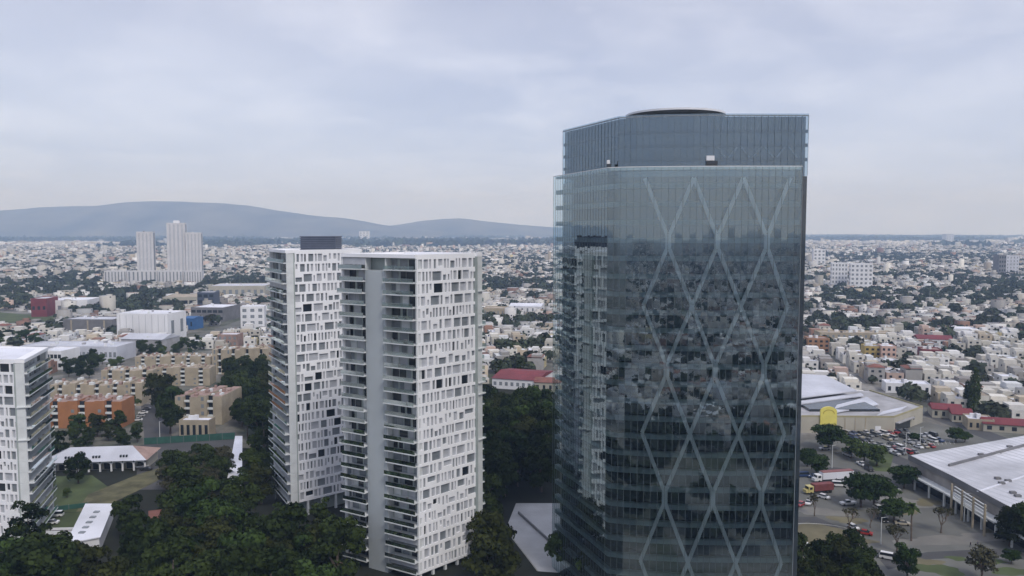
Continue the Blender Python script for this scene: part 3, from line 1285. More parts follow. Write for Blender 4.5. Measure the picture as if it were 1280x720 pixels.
def apt(label, pxl, pxr, yb, yt, deep, wall, roof, rot, bays, seed, floors=4):
    pl, pr = gp(pxl, yb), gp(pxr, yb)
    cx_, cy_ = (pl[0] + pr[0]) / 2, (pl[1] + pr[1]) / 2
    W = abs(pr[0] - pl[0]) / math.cos(rot)
    r_ = ray((pxl + pxr) / 2, yt)
    h = CH + r_[2] * cy_ / r_[1]
    root = empty('apartment_block', (cx_, cy_, 0), rot, label, 'apartment block', 'low cream and orange apartment blocks')
    rnd = random.Random(seed)
    bw = W / bays
    wl, rf = MB(), MB()
    fl = h / floors
    for i in range(bays):
        a = -W / 2 + i * bw
        top = h + rnd.choice((0, .6, -.5))
        wl.box(a, a + bw * .36, -.9, deep, 0, top)
        wl.box(a + bw * .62, a + bw - .01, -.6, deep, 0, top - .4)
        wl.box(a + bw * .36, a + bw * .62, .9, deep, 0, top - .9)
        for (x0, x1, y0, zt_) in ((a, a + bw * .36, -.9, top), (a + bw * .62, a + bw - .01, -.6, top - .4), (a + bw * .36, a + bw * .62, .9, top - .9)):
            rf.box(x0 + .2, x1 - .2, y0 + .2, deep - .2, zt_ + .003, zt_ + .1)
            for _ in range(3):
                q, y_ = rnd.uniform(x0 + .2, x1 - 1.6), rnd.uniform(y0 + .5, deep - 2)
                rf.box(q, q + rnd.uniform(.8, 1.6), y_, y_ + rnd.uniform(.8, 3), zt_ + .1, zt_ + rnd.uniform(.5, 1.6), None, rnd.choice((0, 1, 2)))
        for f in range(floors):
            MB().box(a + bw * .36 + .003, a + bw * .62 - .003, -.2, .9, f * fl + .1, f * fl + 1.0).build('balcony', M['slab'], root)
            MB().box(a + bw * .38, a + bw * .60, .88, .95, f * fl + 1.0, (f + 1) * fl - .3).build('window', DG, root)
            if rnd.random() < .5:
                MB().box(a + bw * .12, a + bw * .24, -.96, -.88, f * fl + 1.0, (f + 1) * fl - .7).build('window', MG, root)
    wl.build('wall', wall, root)
    rf.build('roof', [roof, M['slab'], M['pink']], root)
    c, s = math.cos(rot), math.sin(rot)
    occ([(cx_ + x * c - y * s, cy_ + x * s + y * c) for x, y in ((-W / 2, -1), (W / 2, -1), (W / 2, deep), (-W / 2, deep))], 1.5)


apt('orange apartment block with white balcony fronts, nearest of the low rows', 54, 153, 535, 501, 13, M['orange'], M['pink'], R(2), 3, 1)
apt('cream apartment block right behind the orange one', 68, 176, 508, 480, 13, M['cream'], M['creamroof'], R(6), 5, 2)
apt('cream apartment block left of the tall dark trees, second row behind the orange one', 130, 190, 487, 462, 13, M['cream'], M['creamroof'], R(8), 3, 3)
apt('long cream apartment block at the back of the low rows', 172, 262, 465, 445, 13, M['cream'], M['creamroof'], R(6), 5, 4)
apt('cream apartment block in the back row next to the white tower', 266, 336, 468, 436, 14, M['cream'], M['creamroof'], R(-2), 4, 5)
apt('cream apartment block right behind the square cream block', 196, 262, 482, 460, 12, M['cream'], M['creamroof'], R(4), 3, 7)
apt('square cream apartment block with a cluttered reddish roof beside the green fence', 220, 279, 530, 494, 24, M['cream'], M['pink'], R(-3), 2, 6)
block('gatehouse', 'small cream house with an arched door in front of the square cream block', 'house', 224, 262, 548, 527, 7, M['cream'], M['roofwhite'], R(-2), wins=(5, 1, .5, .6, DG), rooftop=2)

# clubhouse with arches
cl = empty('clubhouse', (*gp(118, 590)[:2], 0), R(7), 'long low clubhouse with dark arches under a pale hipped metal roof', 'clubhouse')
W, Dp, hh = 37, 16, 4.2
mb = MB()
mb.box(-W / 2, W / 2, 3.0, Dp, 0, hh)
mb.build('wall', M['beige'], cl)
na = 9
for i in range(na + 1):
    x = -W / 2 + i * W / na
    MB().box(x - .3, x + .3, 0, .5, 0, 3.2).build('column', M['white'], cl)
arc = MB()
for i in range(na):
    xa, xb = -W / 2 + i * W / na + .3, -W / 2 + (i + 1) * W / na - .3
    prev = None
    for k in range(9):
        t = PI * k / 8
        x = (xa + xb) / 2 - math.cos(t) * (xb - xa) / 2
        z = 2.6 + math.sin(t) * .9
        if prev: arc.poly([(prev[0], 0, prev[1]), (x, 0, z), (x, 0, hh), (prev[0], 0, hh)]); arc.poly([(prev[0], .5, prev[1]), (prev[0], .5, hh), (x, .5, hh), (x, .5, z)])
        prev = (x, z)
    MB().box(xa + .2, xb - .2, 2.9, 2.98, .2, 3.2).build('window', DG, cl)
arc.build('arcade', M['white'], cl)
rf = MB()
a = W / 2 + 1
rf.poly([(-a, -1, hh), (a, -1, hh), (a - 8, Dp / 2, hh + 3.6), (-a + 8, Dp / 2, hh + 3.6)])
rf.poly([(a, Dp + 1, hh), (-a, Dp + 1, hh), (-a + 8, Dp / 2, hh + 3.6), (a - 8, Dp / 2, hh + 3.6)])
rf.poly([(a, -1, hh), (a, Dp + 1, hh), (a - 8, Dp / 2, hh + 3.6)], 1)
rf.poly([(-a, Dp + 1, hh), (-a, -1, hh), (-a + 8, Dp / 2, hh + 3.6)], 0)
rf.poly([(-a, -1, hh - .01), (-a, Dp + 1, hh - .01), (a, Dp + 1, hh - .01), (a, -1, hh - .01)])
rf.build('roof', [M['metalroof'], M['pink']], cl)
for i in range(9):
    x = -11 + (i // 3) * 10 + (i % 3) * 1.1
    MB().box(x, x + .6, 1.0, 1.8, hh + .9, hh + 1.75).build('roof_vent', DG, cl)
p0 = gp(118, 590)
occ([(p0[0] - 20, p0[1] - 3), (p0[0] + 19, p0[1] + 1), (p0[0] + 17, p0[1] + 20), (p0[0] - 22, p0[1] + 16)], 1)


def roofpoly(name, label, cat, pts, h, wallm, roofm, extra=None, parapet=0.0, group=None):
    """flat building whose roof outline is given by photo points at height h"""
    P = [gp(x, y, h)[:2] for x, y in pts]
    c = (sum(p[0] for p in P) / len(P), sum(p[1] for p in P) / len(P))
    root = empty(name, (c[0], c[1], 0), 0, label, cat, group)
    Q = [(p[0] - c[0], p[1] - c[1]) for p in P]
    area = sum(Q[i - 1][0] * Q[i][1] - Q[i][0] * Q[i - 1][1] for i in range(len(Q)))
    if area < 0: Q = Q[::-1]
    MB().prism(Q, 0, h).build('wall', wallm, root)
    MB().prism(inset(Q, -.35), h + .003, h + .3).build('roof', roofm, root)
    occ(P, 1.5)
    return root, Q, c


r1, Q, c = roofpoly('pavilion', 'white flat roof with a row of small dark skylights among the park trees', 'pavilion', [(108, 631), (141, 631), (124, 672), (84, 680)], 4.5, M['white'], M['roofwhite'])
for k in range(5):
    t = .15 + k * .16
    pc = gp(125 - 22 * t * 1.3, 634 + 40 * t, 4.9)
    x, y = pc[0] - c[0], pc[1] - c[1]
    MB().box(x - .8, x + .8, y - .6, y + .6, 4.8, 5.15).build('skylight', MG, r1)
block('arcade_house', 'white arcaded garden building beside the left apartment block', 'house', 50, 98, 680, 667, 3, M['white'], M['greyblock'], R(4), wins=(6, 1, .6, .7, DG))
roofpoly('covered_walk', 'long narrow white roof running between the trees beside the back white tower', 'covered walk', [(295, 546), (302, 546), (301, 612), (283, 612)], 4.0, M['beige'], M['roofwhite'])
roofpoly('park_house', 'small red-roofed house half hidden in the dark trees', 'house', [(187, 640), (203, 638), (206, 652), (188, 655)], 8, M['white'], M['terra'])
# park wall and green fence
def fence(name, label, pa, pb, h, mat, post=True):
    a, b_ = gp(*pa), gp(*pb)
    T, L = frame(a, b_, (0, 2000))
    root = empty(name, (0, 0, 0), 0, label, 'fence')
    MB().box(0, L, -.06, .06, .1, h, T).build('panel', mat, root)
    n = int(L / 5)
    for i in range(n + 1):
        s = i * L / n
        MB().box(s - .08, s + .08, -.12, .12, 0, h + .25, T).build('post', M['greyblock'], root)
    return root


fence('green_fence', 'dark green mesh fence along the street in front of the square cream block', (180, 556), (294, 549), 3.0, M['greenfence'])
fence('garden_fence', 'low green fence across the lawn below the clubhouse', (62, 640), (110, 634), 1.6, M['greenfence'])

# ------------------------------------------------------------------ middle gap buildings
rt = block('market_hall', 'red-roofed low white hall in the gap between white and glass towers', 'hall', 615, 672, 487, 474, 34, M['white'], M['red'], R(-18), wins=(8, 1, .5, .35, MG), gable=2.2)
block('house', 'terracotta-roofed house touching the glass tower edge beside the red-roofed hall', 'house', 668, 700, 490, 478, 14, M['beige'], M['terra'], R(-10), wins=(4, 1, .4, .4, DG), gable=1.8)
block('warehouse', 'pale double-roofed hall farther up in the gap between the towers', 'warehouse', 636, 676, 392, 383, 40, M['white'], M['roofwhite'], R(-8), gable=2, wins=(6, 1, .3, .5, MG))
block('warehouse', 'long cream hall left of the pale double-roofed hall in the gap', 'warehouse', 604, 636, 398, 386, 22, M['cream'], M['creamroof'], R(-5), wins=(6, 1, .3, .5, MG))
# ------------------------------------------------------------------ right side named buildings
for (xl, xr, yb, yt, lab) in ((1040, 1058, 360, 329, 'pale apartment tower at the left of the far pair on the right'), (1064, 1089, 362, 330, 'wider pale apartment tower at the right of the far pair'),
                              ):
    block('distant_tower', lab, 'tower', xl, xr, yb, yt, 16, M['white'], M['roofwhite'], R(-14), wins=(5, 6, .5, .5, MG), side=(2, 6, .5, .5, MG), seed=xl, rooftop=1)
block('distant_tower', 'small white tower just right of the glass tower on the far plain', 'tower', 1017, 1031, 334, 312, 22, M['white'], M['roofwhite'], R(-10), wins=(3, 5, .5, .5, MG))
block('distant_tower', 'grey and dark twin-faced block standing among far trees at the right edge', 'tower', 1248, 1257, 346, 319, 20, M['greyblock'], M['roofgrey'], R(0), wins=(3, 5, .6, .5, DG))
block('distant_tower', 'pale grey slab attached to the dark block at the right edge', 'tower', 1257, 1273, 345, 320, 20, M['metalroof'], M['roofgrey'], R(0), wins=(4, 6, .3, .5, MG))
block('distant_tower', 'hazy grey tower rising alone on the horizon right of centre', 'tower', 1183, 1192, 303, 292.5, 70, M['metalroof'], M['roofgrey'], R(0), wins=(3, 5, .5, .5, MG))
block('distant_tower', 'hazy thin tower pair above the back white tower', 'tower', 449, 461, 302, 289, 60, M['white'], M['roofgrey'], R(0), wins=(3, 6, .5, .5, MG))
block('distant_tower', 'small white cube building alone on the far plain at left', 'tower', 80, 85, 298, 290, 60, M['white'], M['roofwhite'], R(0), wins=(3, 3, .5, .5, MG))
block('long_block', 'long cream block with a wavy roofline above the coloured flats', 'apartment block', 1026, 1118, 431, 417, 16, M['cream'], M['creamroof'], R(-4), wins=(14, 2, .4, .5, MG), rooftop=12, seed=5)
block('flats', 'ochre flats with an open stair tower near the cream block', 'apartment block', 1081, 1100, 456, 434, 12, plain('ochre_wall', (.40, .30, .10), .8, .2, .2), M['roofgrey'], R(-12), wins=(3, 4, .5, .5, DG), rooftop=2)
block('flats', 'salmon flats touching the ochre flats', 'apartment block', 1102, 1119, 458, 434, 12, plain('salmon_wall', (.52, .36, .30), .8, .2, .2), M['roofwhite'], R(-12), wins=(3, 4, .5, .5, DG), rooftop=2)
block('flats', 'orange-brown flats left of the ochre flats', 'apartment block', 1010, 1036, 440, 424, 14, plain('brown_wall', (.34, .19, .11), .8, .2, .2), M['pink'], R(-8), wins=(4, 3, .5, .5, DG), rooftop=3)
block('hall', 'hall with a long crimson roof on the slope of white houses', 'hall', 1150, 1188, 432, 424, 18, M['white'], M['red'], R(-16), gable=2.4, wins=(5, 1, .5, .4, DG))
block('flats', 'crimson-walled flats just below the crimson roofed hall', 'apartment block', 1153, 1176, 453, 438, 12, M['red'], M['pink'], R(-14), wins=(4, 3, .5, .5, DG), rooftop=3)
block('office_building', 'bright white cube building above the crimson roofed hall', 'building', 1194, 1221, 425, 412, 18, M['white'], M['roofwhite'], R(-10), wins=(4, 2, .4, .4, MG), rooftop=1)
for (xl, xr, yb, yt, lab) in ((1168, 1200, 523, 512, 'red-roofed villa at the left of the pair above the parking road'), (1192, 1214, 528, 518, 'smaller red-roofed villa in the middle of the row above the parking road'),
                              (1234, 1286, 541, 531, 'red-roofed villa nearest the right edge above the big white roof')):
    block('villa', lab, 'villa', xl, xr, yb, yt, 11, M['beige'], M['red'], R(-18), wins=(4, 1, .4, .5, DG), gable=2.0, seed=xl)
block('villa', 'white villa with a roof terrace between red-roofed villas', 'villa', 1212, 1240, 538, 526, 11, M['cream'], M['roofwhite'], R(-18), wins=(4, 1, .4, .5, DG), rooftop=3)
block('villa', 'large white villa with a long roof behind the yellow sign store', 'villa', 1110, 1160, 492, 481, 12, M['white'], M['roofwhite'], R(-14), wins=(6, 1, .4, .5, DG), rooftop=4)

# store with the yellow arch
pa, pb, pc_ = gp(1001, 541), gp(1117, 542), gp(1153, 528)
Hs = 7.3
pd_ = (pc_[0] - 8, pc_[1] + 40)
pe = (pa[0] - 12, pa[1] + 62)
st = empty('supermarket', (pb[0], pb[1], 0), 0, 'beige supermarket with layered white metal roofs beside the crowded car park', 'supermarket')
o_ = (pb[0], pb[1])
Q = [(p[0] - o_[0], p[1] - o_[1]) for p in (pa, pb, pc_, pd_, pe)]
MB().prism(Q, 0, Hs).build('wall', M['beige'], st)
MB().prism(inset(Q, .4), Hs + .01, Hs + .12).build('roof', M['roofgrey'], st)
cp_ = MB()
qi = inset(Q, .45)
for i in (0, 1, 2):
    cp_.poly([(*Q[i], Hs + .005), (*Q[i + 1], Hs + .005), (*Q[i + 1], Hs + .8), (*Q[i], Hs + .8)])
    cp_.poly([(*qi[i], Hs + .8), (*qi[i + 1], Hs + .8), (*qi[i + 1], Hs + .1), (*qi[i], Hs + .1)])
    cp_.poly([(*Q[i], Hs + .8), (*Q[i + 1], Hs + .8), (*qi[i + 1], Hs + .8), (*qi[i], Hs + .8)])
cp_.build('parapet', plain('khaki_trim', (.36, .33, .20), .8, .15, .2), st)
# white roof sheets
def sheet(pts, z0, z1, name='roof_sheet', mat=M['metalroof']):
    n = len(pts)
    P = [gp(x, y, z) for (x, y, z) in pts]
    m_ = MB()
    top = [(p[0] - o_[0], p[1] - o_[1], p[2]) for p in P]
    bot = [(a, b_, c_ - .5) for a, b_, c_ in top]
    m_.poly(top); m_.poly(bot[::-1])
    for i in range(n):
        j = (i + 1) % n
        m_.poly([bot[i], bot[j], top[j], top[i]])
    m_.build(name, mat, st)


sheet([(985, 499, 10), (1000, 467, 13), (1032, 469, 13), (1071, 488, 11)], 0, 0)
sheet([(985, 507, 9), (992, 502, 9.4), (1076, 491, 9.4), (1080, 494, 9)], 0, 0)
sheet([(1040, 516, 8.4), (1046, 506, 8.8), (1084, 496, 8.8), (1098, 505, 8.4)], 0, 0)
sheet([(1096, 519, 8.1), (1104, 514, 8.2), (1135, 507, 8.2), (1126, 512, 8.1)], 0, 0)
MB().box(-34, -1, 12, 34, Hs + .12, 8.6).build('clerestory', DG, st)
# entrance
T, L = frame(pb, pc_, (pb[0], pb[1] + 100))
TT = lambda s, d, z: tuple(Vector(T(s, d, z)) - Vector((o_[0], o_[1], 0)))
MB().box(1.5, L * .55, -.1, .12, 0, 4.6, TT).build('entrance', DG, st)
MB().box(1.2, L * .6, .12, 1.8, 4.6, 5.0, TT).build('canopy', M['roofgrey'], st)
MB().box(L * .66, L * .70, -.05, .08, 3, 4.5, TT).build('window', DG, st)
Ta, La = frame(pa, pb, (pb[0], pb[1] + 100))
TA = lambda s, d, z: tuple(Vector(Ta(s, d, z)) - Vector((o_[0], o_[1], 0)))
# white emblem-like ornament on wall
MB().box(La * .80, La * .86, .03, .12, 1.2, 3.4, TA).build('wall_panel', M['white'], st)
for k in range(4):
    MB().box(La * (.36 + .11 * k), La * (.36 + .11 * k) + .35, -.02, .14, 0, Hs - .2, TA).build('pilaster', M['cream'], st)
# yellow arch sign panel
ya = gp(1034, 541)
arch = empty('sign_tower', (ya[0], ya[1] - 1.2, 0), R(-2), 'bright yellow arched sign panel on the supermarket front', 'sign')
pts = []
wd, ht = 3.7, 12.3
for k in range(17):
    t = PI * k / 16
    pts.append((wd * math.cos(t), ht - 2.2 + 2.2 * math.sin(t)))
prof = [(wd, 0)] + pts + [(-wd, 0)]
am = MB()
am.poly([(x, 0, z) for x, z in prof]); am.poly([(x, .9, z) for x, z in prof[::-1]])
for i in range(len(prof)):
    j = (i + 1) % len(prof)
    am.poly([(prof[j][0], 0, prof[j][1]), (prof[i][0], 0, prof[i][1]), (prof[i][0], .9, prof[i][1]), (prof[j][0], .9, prof[j][1])])
am.build('panel', M['yellow'], arch)
rm = MB()
for k in range(16):
    t0, t1 = PI * k / 16, PI * (k + 1) / 16
    a_ = [(wd * .72 * math.cos(t), ht - 3.2 + 1.9 * math.sin(t)) for t in (t0, t1)]
    b2 = [(wd * .62 * math.cos(t), ht - 3.2 + 1.6 * math.sin(t)) for t in (t0, t1)]
    rm.poly([(a_[0][0], -.06, a_[0][1]), (a_[1][0], -.06, a_[1][1]), (b2[1][0], -.06, b2[1][1]), (b2[0][0], -.06, b2[0][1])])
rm.build('arch_outline', plain('ochre_line', (.42, .33, .05), .6, .1, .3), arch)
occ([pa[:2], pb[:2], pc_[:2], pd_, pe], 2)

# big white-roofed mall at right
Hm = 9.5
mp_ = [(1137, 571), (1192, 598), (1258, 634), (1300, 655), (1560, 690), (1460, 512), (1280, 546)]
ml, Q, c = roofpoly('shopping_mall', 'large mall under a dirty white ribbed roof at the right edge', 'mall', mp_, Hm, plain('mall_wall', (.32, .30, .28), .85, .3, .15), M['mallroof'])
cc = Vector((c[0], c[1], 0))
def mloc(px, py, z): return tuple(Vector(gp(px, py, z)) - cc)
P_ = [Vector(mloc(x, y, Hm)) for x, y in mp_]
for i in range(3):
    a, b_ = P_[i], P_[i + 1]
    T, L = frame(a, b_, (0, 40))
    n = max(2, int(L / 7))
    MB().box(0, L, .0, 3.4, 4.4, 4.9, T).build('canopy', M['slab'], ml)
    MB().box(0.2, L - .2, .05, .12, .1, 4.2, T).build('shopfront', DG, ml)
    MB().box(0, L, .36, .6, Hm - 1.1, Hm + .9, T).build('parapet', M['greyblock'], ml)
    for k in range(n + 1):
        s = k * L / n
        MB().box(s - .25, s + .25, 2.7, 3.2, 0, 4.4, T).build('column', M['slab'], ml)
for i, (a, b_, dz, wdt) in enumerate((((1186, 584), (1290, 556), .8, .35), ((1222, 616), (1300, 590), .25, .3))):
    p, q = Vector(mloc(*a, Hm)), Vector(mloc(*b_, Hm))
    T, L = frame(p, q, (0, 40))
    MB().box(0, L, -wdt, wdt, Hm + .3, Hm + .3 + dz, T).build('roof_ridge', M['greyblock'] if i == 0 else M['roofwhite'], ml)
for k, (x, y) in enumerate(((1252, 606), (1260, 603), (1247, 600), (1266, 618), (1272, 622), (1226, 570), (1262, 560))):
    p = mloc(x, y, Hm)
    MB().box(p[0] - .9, p[0] + .9, p[1] - .6, p[1] + .6, Hm + .3, Hm + 1.0).build('roof_unit', M['greyblock'], ml)
# entrance scaffold frame of pale beams
p, q = Vector(mloc(1207, 606, Hm)), Vector(mloc(1250, 632, Hm))
T, L = frame(p, q, (0, 40))
for k in range(5):
    MB().box(.2 + k * .3, L + .2, 3.6 + k * .1, 3.9 + k * .1, 4.6 + k * 1.15, 4.9 + k * 1.15, T).build('entrance_beam', M['slab'], ml)
for k in range(4):
    MB().box(k * L / 3 - .25, k * L / 3 + .25, 4.1, 4.6, 0, 9.8, T).build('entrance_post', M['cream'], ml)

# ------------------------------------------------------------------ near ground surfaces
def gpw(pts): return pts
# right-hand plaza, car park and roads
patch('parking_lot', [(985, 560), (1060, 533), (1160, 528), (1240, 548), (1330, 600), (1380, 760), (985, 760)], M['asphalt_old'], .004)
patch('road', [(1153, 519), (1300, 575), (1300, 562), (1160, 512)], M['asphalt'], .008)
patch('road', [(1100, 572), (1145, 590), (1190, 622), (1255, 672), (1330, 700), (1330, 672), (1262, 650), (1205, 612), (1150, 580), (1112, 566)], M['asphalt'], .008)
patch('pavement', [(1145, 590), (1190, 612), (1252, 655), (1300, 675), (1300, 668), (1262, 648), (1210, 612), (1165, 590)], M['paving'], .012)
def blobpatch(name, px, py, rx, ry, mat, z, seed):
    c_ = gp(px, py)
    rr = random.Random(seed)
    ph = [rr.uniform(0, 6.28) for _ in range(4)]
    pts = []
    for k in range(36):
        t = 2 * PI * k / 36
        q = 1 + .22 * math.sin(2 * t + ph[0]) + .16 * math.sin(3 * t + ph[1]) + .08 * math.sin(7 * t + ph[2])
        pts.append((c_[0] + rx * q * math.cos(t), c_[1] + ry * q * math.sin(t)))
    return patch(name, pts, mat, z, world=True)


for i_, (a_, b_, rx_, ry_, mt_) in enumerate(((1172, 712, 6, 4, 'fieldgrass'), (1158, 702, 4, 2.5, 'drygrass'), (1196, 698, 3, 1.5, 'fieldgrass'), (1130, 640, 5, 3, 'drygrass'), (1010, 690, 7, 4, 'fieldgrass'),
                                              (1242, 664, 3, 2, 'drygrass'), (1236, 702, 5, 2, 'fieldgrass'), (1270, 715, 6, 3, 'fieldgrass'), (1060, 650, 6, 3, 'drygrass'), (1160, 628, 4, 4, 'drygrass'), (1072, 676, 5, 2.5, 'drygrass'))):
    blobpatch('verge', a_, b_, rx_, ry_, M[mt_], .013 + .0012 * i_, 40 + i_)
for i_, (a_, b_, rx_, ry_) in enumerate(((1050, 590, 9, 5), (1120, 628, 10, 6), (1170, 676, 11, 4), (1060, 690, 10, 5), (1225, 672, 9, 3), (1030, 640, 8, 4), (1095, 604, 7, 9))):
    blobpatch('worn_asphalt', a_, b_, rx_, ry_, M['asphalt' if i_ % 3 == 0 else 'worn'], .005 + .0004 * i_, 70 + i_)
patch('verge', [(1090, 560), (1120, 556), (1112, 590), (1084, 588)], M['fieldgrass'], .012)
patch('road', [(995, 646), (1020, 646), (1046, 657), (1055, 670), (1040, 672), (1030, 662), (1010, 652), (995, 654)], M['asphalt'], .0085)
patch('road', [(1100, 700), (1160, 690), (1240, 686), (1300, 690), (1300, 702), (1240, 695), (1165, 699), (1110, 712)], M['asphalt'], .0085)
# white paving behind the towers in the gap
patch('plaza', [(645, 629), (700, 629), (700, 716), (672, 714), (632, 662)], M['paving'], .006)
# left side
patch('road', [(176, 505), (200, 505), (215, 545), (295, 540), (297, 556), (182, 562)], M['asphalt'], .008)
patch('parking_lot', [(176, 556), (296, 552), (290, 565), (214, 578), (205, 612), (168, 612)], M['asphalt'], .004)
patch('lawn', [(55, 596), (115, 594), (140, 612), (110, 640), (58, 640)], M['fieldgrass'], .006)
patch('garden_path', [(110, 618), (175, 592), (215, 580), (290, 560), (290, 580), (200, 600), (125, 636), (95, 640)], plain('scrub', (.12, .115, .062), .95, .6, .16), .009)
patch('lawn', [(60, 642), (105, 640), (95, 664), (60, 664)], M['fieldgrass'], .006)
patch('tram_road', [(236, 436), (352, 390), (352, 381), (225, 428)], M['asphalt_old'], .02)
patch('verge', [(255, 434), (352, 397), (352, 390), (240, 436)], M['drygrass'], .03)
patch('field', [(-30, 405), (60, 402), (70, 396), (-30, 388)], M['fieldgrass'], .01)
# ground among near groves
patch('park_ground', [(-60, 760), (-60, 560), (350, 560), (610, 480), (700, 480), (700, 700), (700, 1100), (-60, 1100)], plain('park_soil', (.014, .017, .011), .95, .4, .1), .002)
# kerbs as low real steps
def kerb(pts, name='kerb'):
    P = [Vector(gp(*p)) for p in pts]
    m_ = MB()
    for i in range(len(P) - 1):
        T, L = frame(P[i], P[i + 1], (0, 0))
        m_.box(0, L, -.15, .15, 0, .14, T)
    tag(m_.build(name, M['kerb']), kind='structure')


kerb([(1145, 590), (1190, 612.5), (1252, 655.5), (1300, 675.5)])
kc = gp(1022, 668)
kerb([pix(kc[0] + 13 * math.cos(t * PI / 14), kc[1] + 9 * math.sin(t * PI / 14), 0) for t in range(-3, 15)])
blobpatch('verge', 1022, 669, 11, 7.5, M['drygrass'], .0127, 93)
kerb([(632, 662), (672, 714)])
# parking bay lines
ln = MB()
for k in range(26):
    a, b_ = gp(1068 + k * 5, 560 - k * .2), gp(1066 + k * 5, 556 - k * .2)
    ln.poly([(a[0], a[1], .014), (a[0] + .15, a[1], .014), (b_[0] + .15, b_[1], .014), (b_[0], b_[1], .014)])
tag(ln.build('parking_lines', M['paint']), kind='structure')

# garden strip retaining wall beside the pale plaza
a, b_ = gp(648, 642), gp(700, 690)
T, L = frame(a, b_, (0, 0))
wl = empty('garden_wall', (0, 0, 0), 0, 'low dark diagonal wall crossing the pale plaza behind the towers', 'wall')
MB().box(0, L, -.2, .2, 0, .8, T).build('wall_face', M['greyblock'], wl)

# ------------------------------------------------------------------ cars
def make_car(kind):
    root = empty('parked_car')
    if kind == 'sedan': L, prof, gl = 4.5, [(0, .35), (0, .8), (.9, .95), (3.7, .98), (4.5, .85), (4.5, .35)], [(.95, .93), (1.7, 1.42), (3.1, 1.42), (3.85, .95)]
    elif kind == 'hatch': L, prof, gl = 3.9, [(0, .35), (0, .85), (.8, 1.0), (3.8, 1.05), (3.9, .8), (3.9, .35)], [(.8, .98), (1.45, 1.5), (3.3, 1.5), (3.8, 1.0)]
    elif kind == 'van': L, prof, gl = 4.9, [(0, .4), (0, 1.0), (.7, 1.15), (4.9, 1.15), (4.9, .4)], [(.65, 1.13), (1.4, 1.9), (4.6, 1.9), (4.85, 1.13)]
    else: L, prof, gl = 5.3, [(0, .45), (0, 1.0), (1.2, 1.1), (5.3, 1.1), (5.3, .45)], [(1.2, 1.08), (1.8, 1.7), (3.1, 1.7), (3.3, 1.08)]
    W = .9

    def ext(P, w, w2=None):
        m_ = MB()
        n = len(P)
        w2 = w2 or w
        zmax, zmin = max(p[1] for p in P), min(p[1] for p in P)
        f = lambda z: w + (w2 - w) * (z - zmin) / (zmax - zmin)
        A_ = [(x - L / 2, -f(z), z) for x, z in P]
        B_ = [(x - L / 2, f(z), z) for x, z in P]
        m_.poly(A_[::-1]); m_.poly(B_)
        for i in range(n):
            j = (i + 1) % n
            m_.poly([A_[i], A_[j], B_[j], B_[i]])
        return m_
    bm_ = ext(prof, W, W * .97)
    # roof panel in body colour
    rx = [p for p in gl if p[1] > 1.2]
    bm_.box(rx[0][0] - L / 2, rx[1][0] - L / 2, -W * .76, W * .76, rx[0][1] + .005, rx[0][1] + .06)
    bm_.build('body', M['carpaint'], root)
    ext(gl, W * .95, W * .78).build('cabin_glass', M['darkglass'], root)
    for x in (.85, L - .9):
        for sy in (-1, 1):
            MB().tube([(x - L / 2, sy * (W - .2), .33), (x - L / 2, sy * (W + .02), .33)], [.33, .33], 12).build('wheel', M['tyre'], root)
    for sy in (-1, 1):
        MB().box(-L / 2 - .02, -L / 2 + .03, sy * .6 - .2, sy * .6 + .2, .6, .78).build('headlight', M['chrome'], root)
    return root


CARP = {k: make_car(k) for k in ('sedan', 'hatch', 'van', 'pickup')}
index_kids()
CARUSED = set()
CC = {'white': (.75, .76, .78), 'silver': (.42, .43, .45), 'grey': (.16, .165, .17), 'black': (.02, .02, .022), 'red': (.35, .02, .02), 'blue': (.03, .06, .16), 'beige': (.4, .36, .28)}


def car(kind, colour, x, y, rz, label, group=None):
    p = CARP[kind]
    if kind in CARUSED:
        o = copy_tree(p, None, CC[colour])
    else:
        CARUSED.add(kind)
        o = p
        for ch in ALLKIDS[o.name]:
            if ch.name.startswith('body'): ch.color = (*CC[colour], 1)
    o.location = (x, y, 0)
    o.rotation_euler = (0, 0, rz)
    if 'group' in o: del o['group']
    tag(o, label, 'car', group)
    CARPTS.append((x, y))
    return o


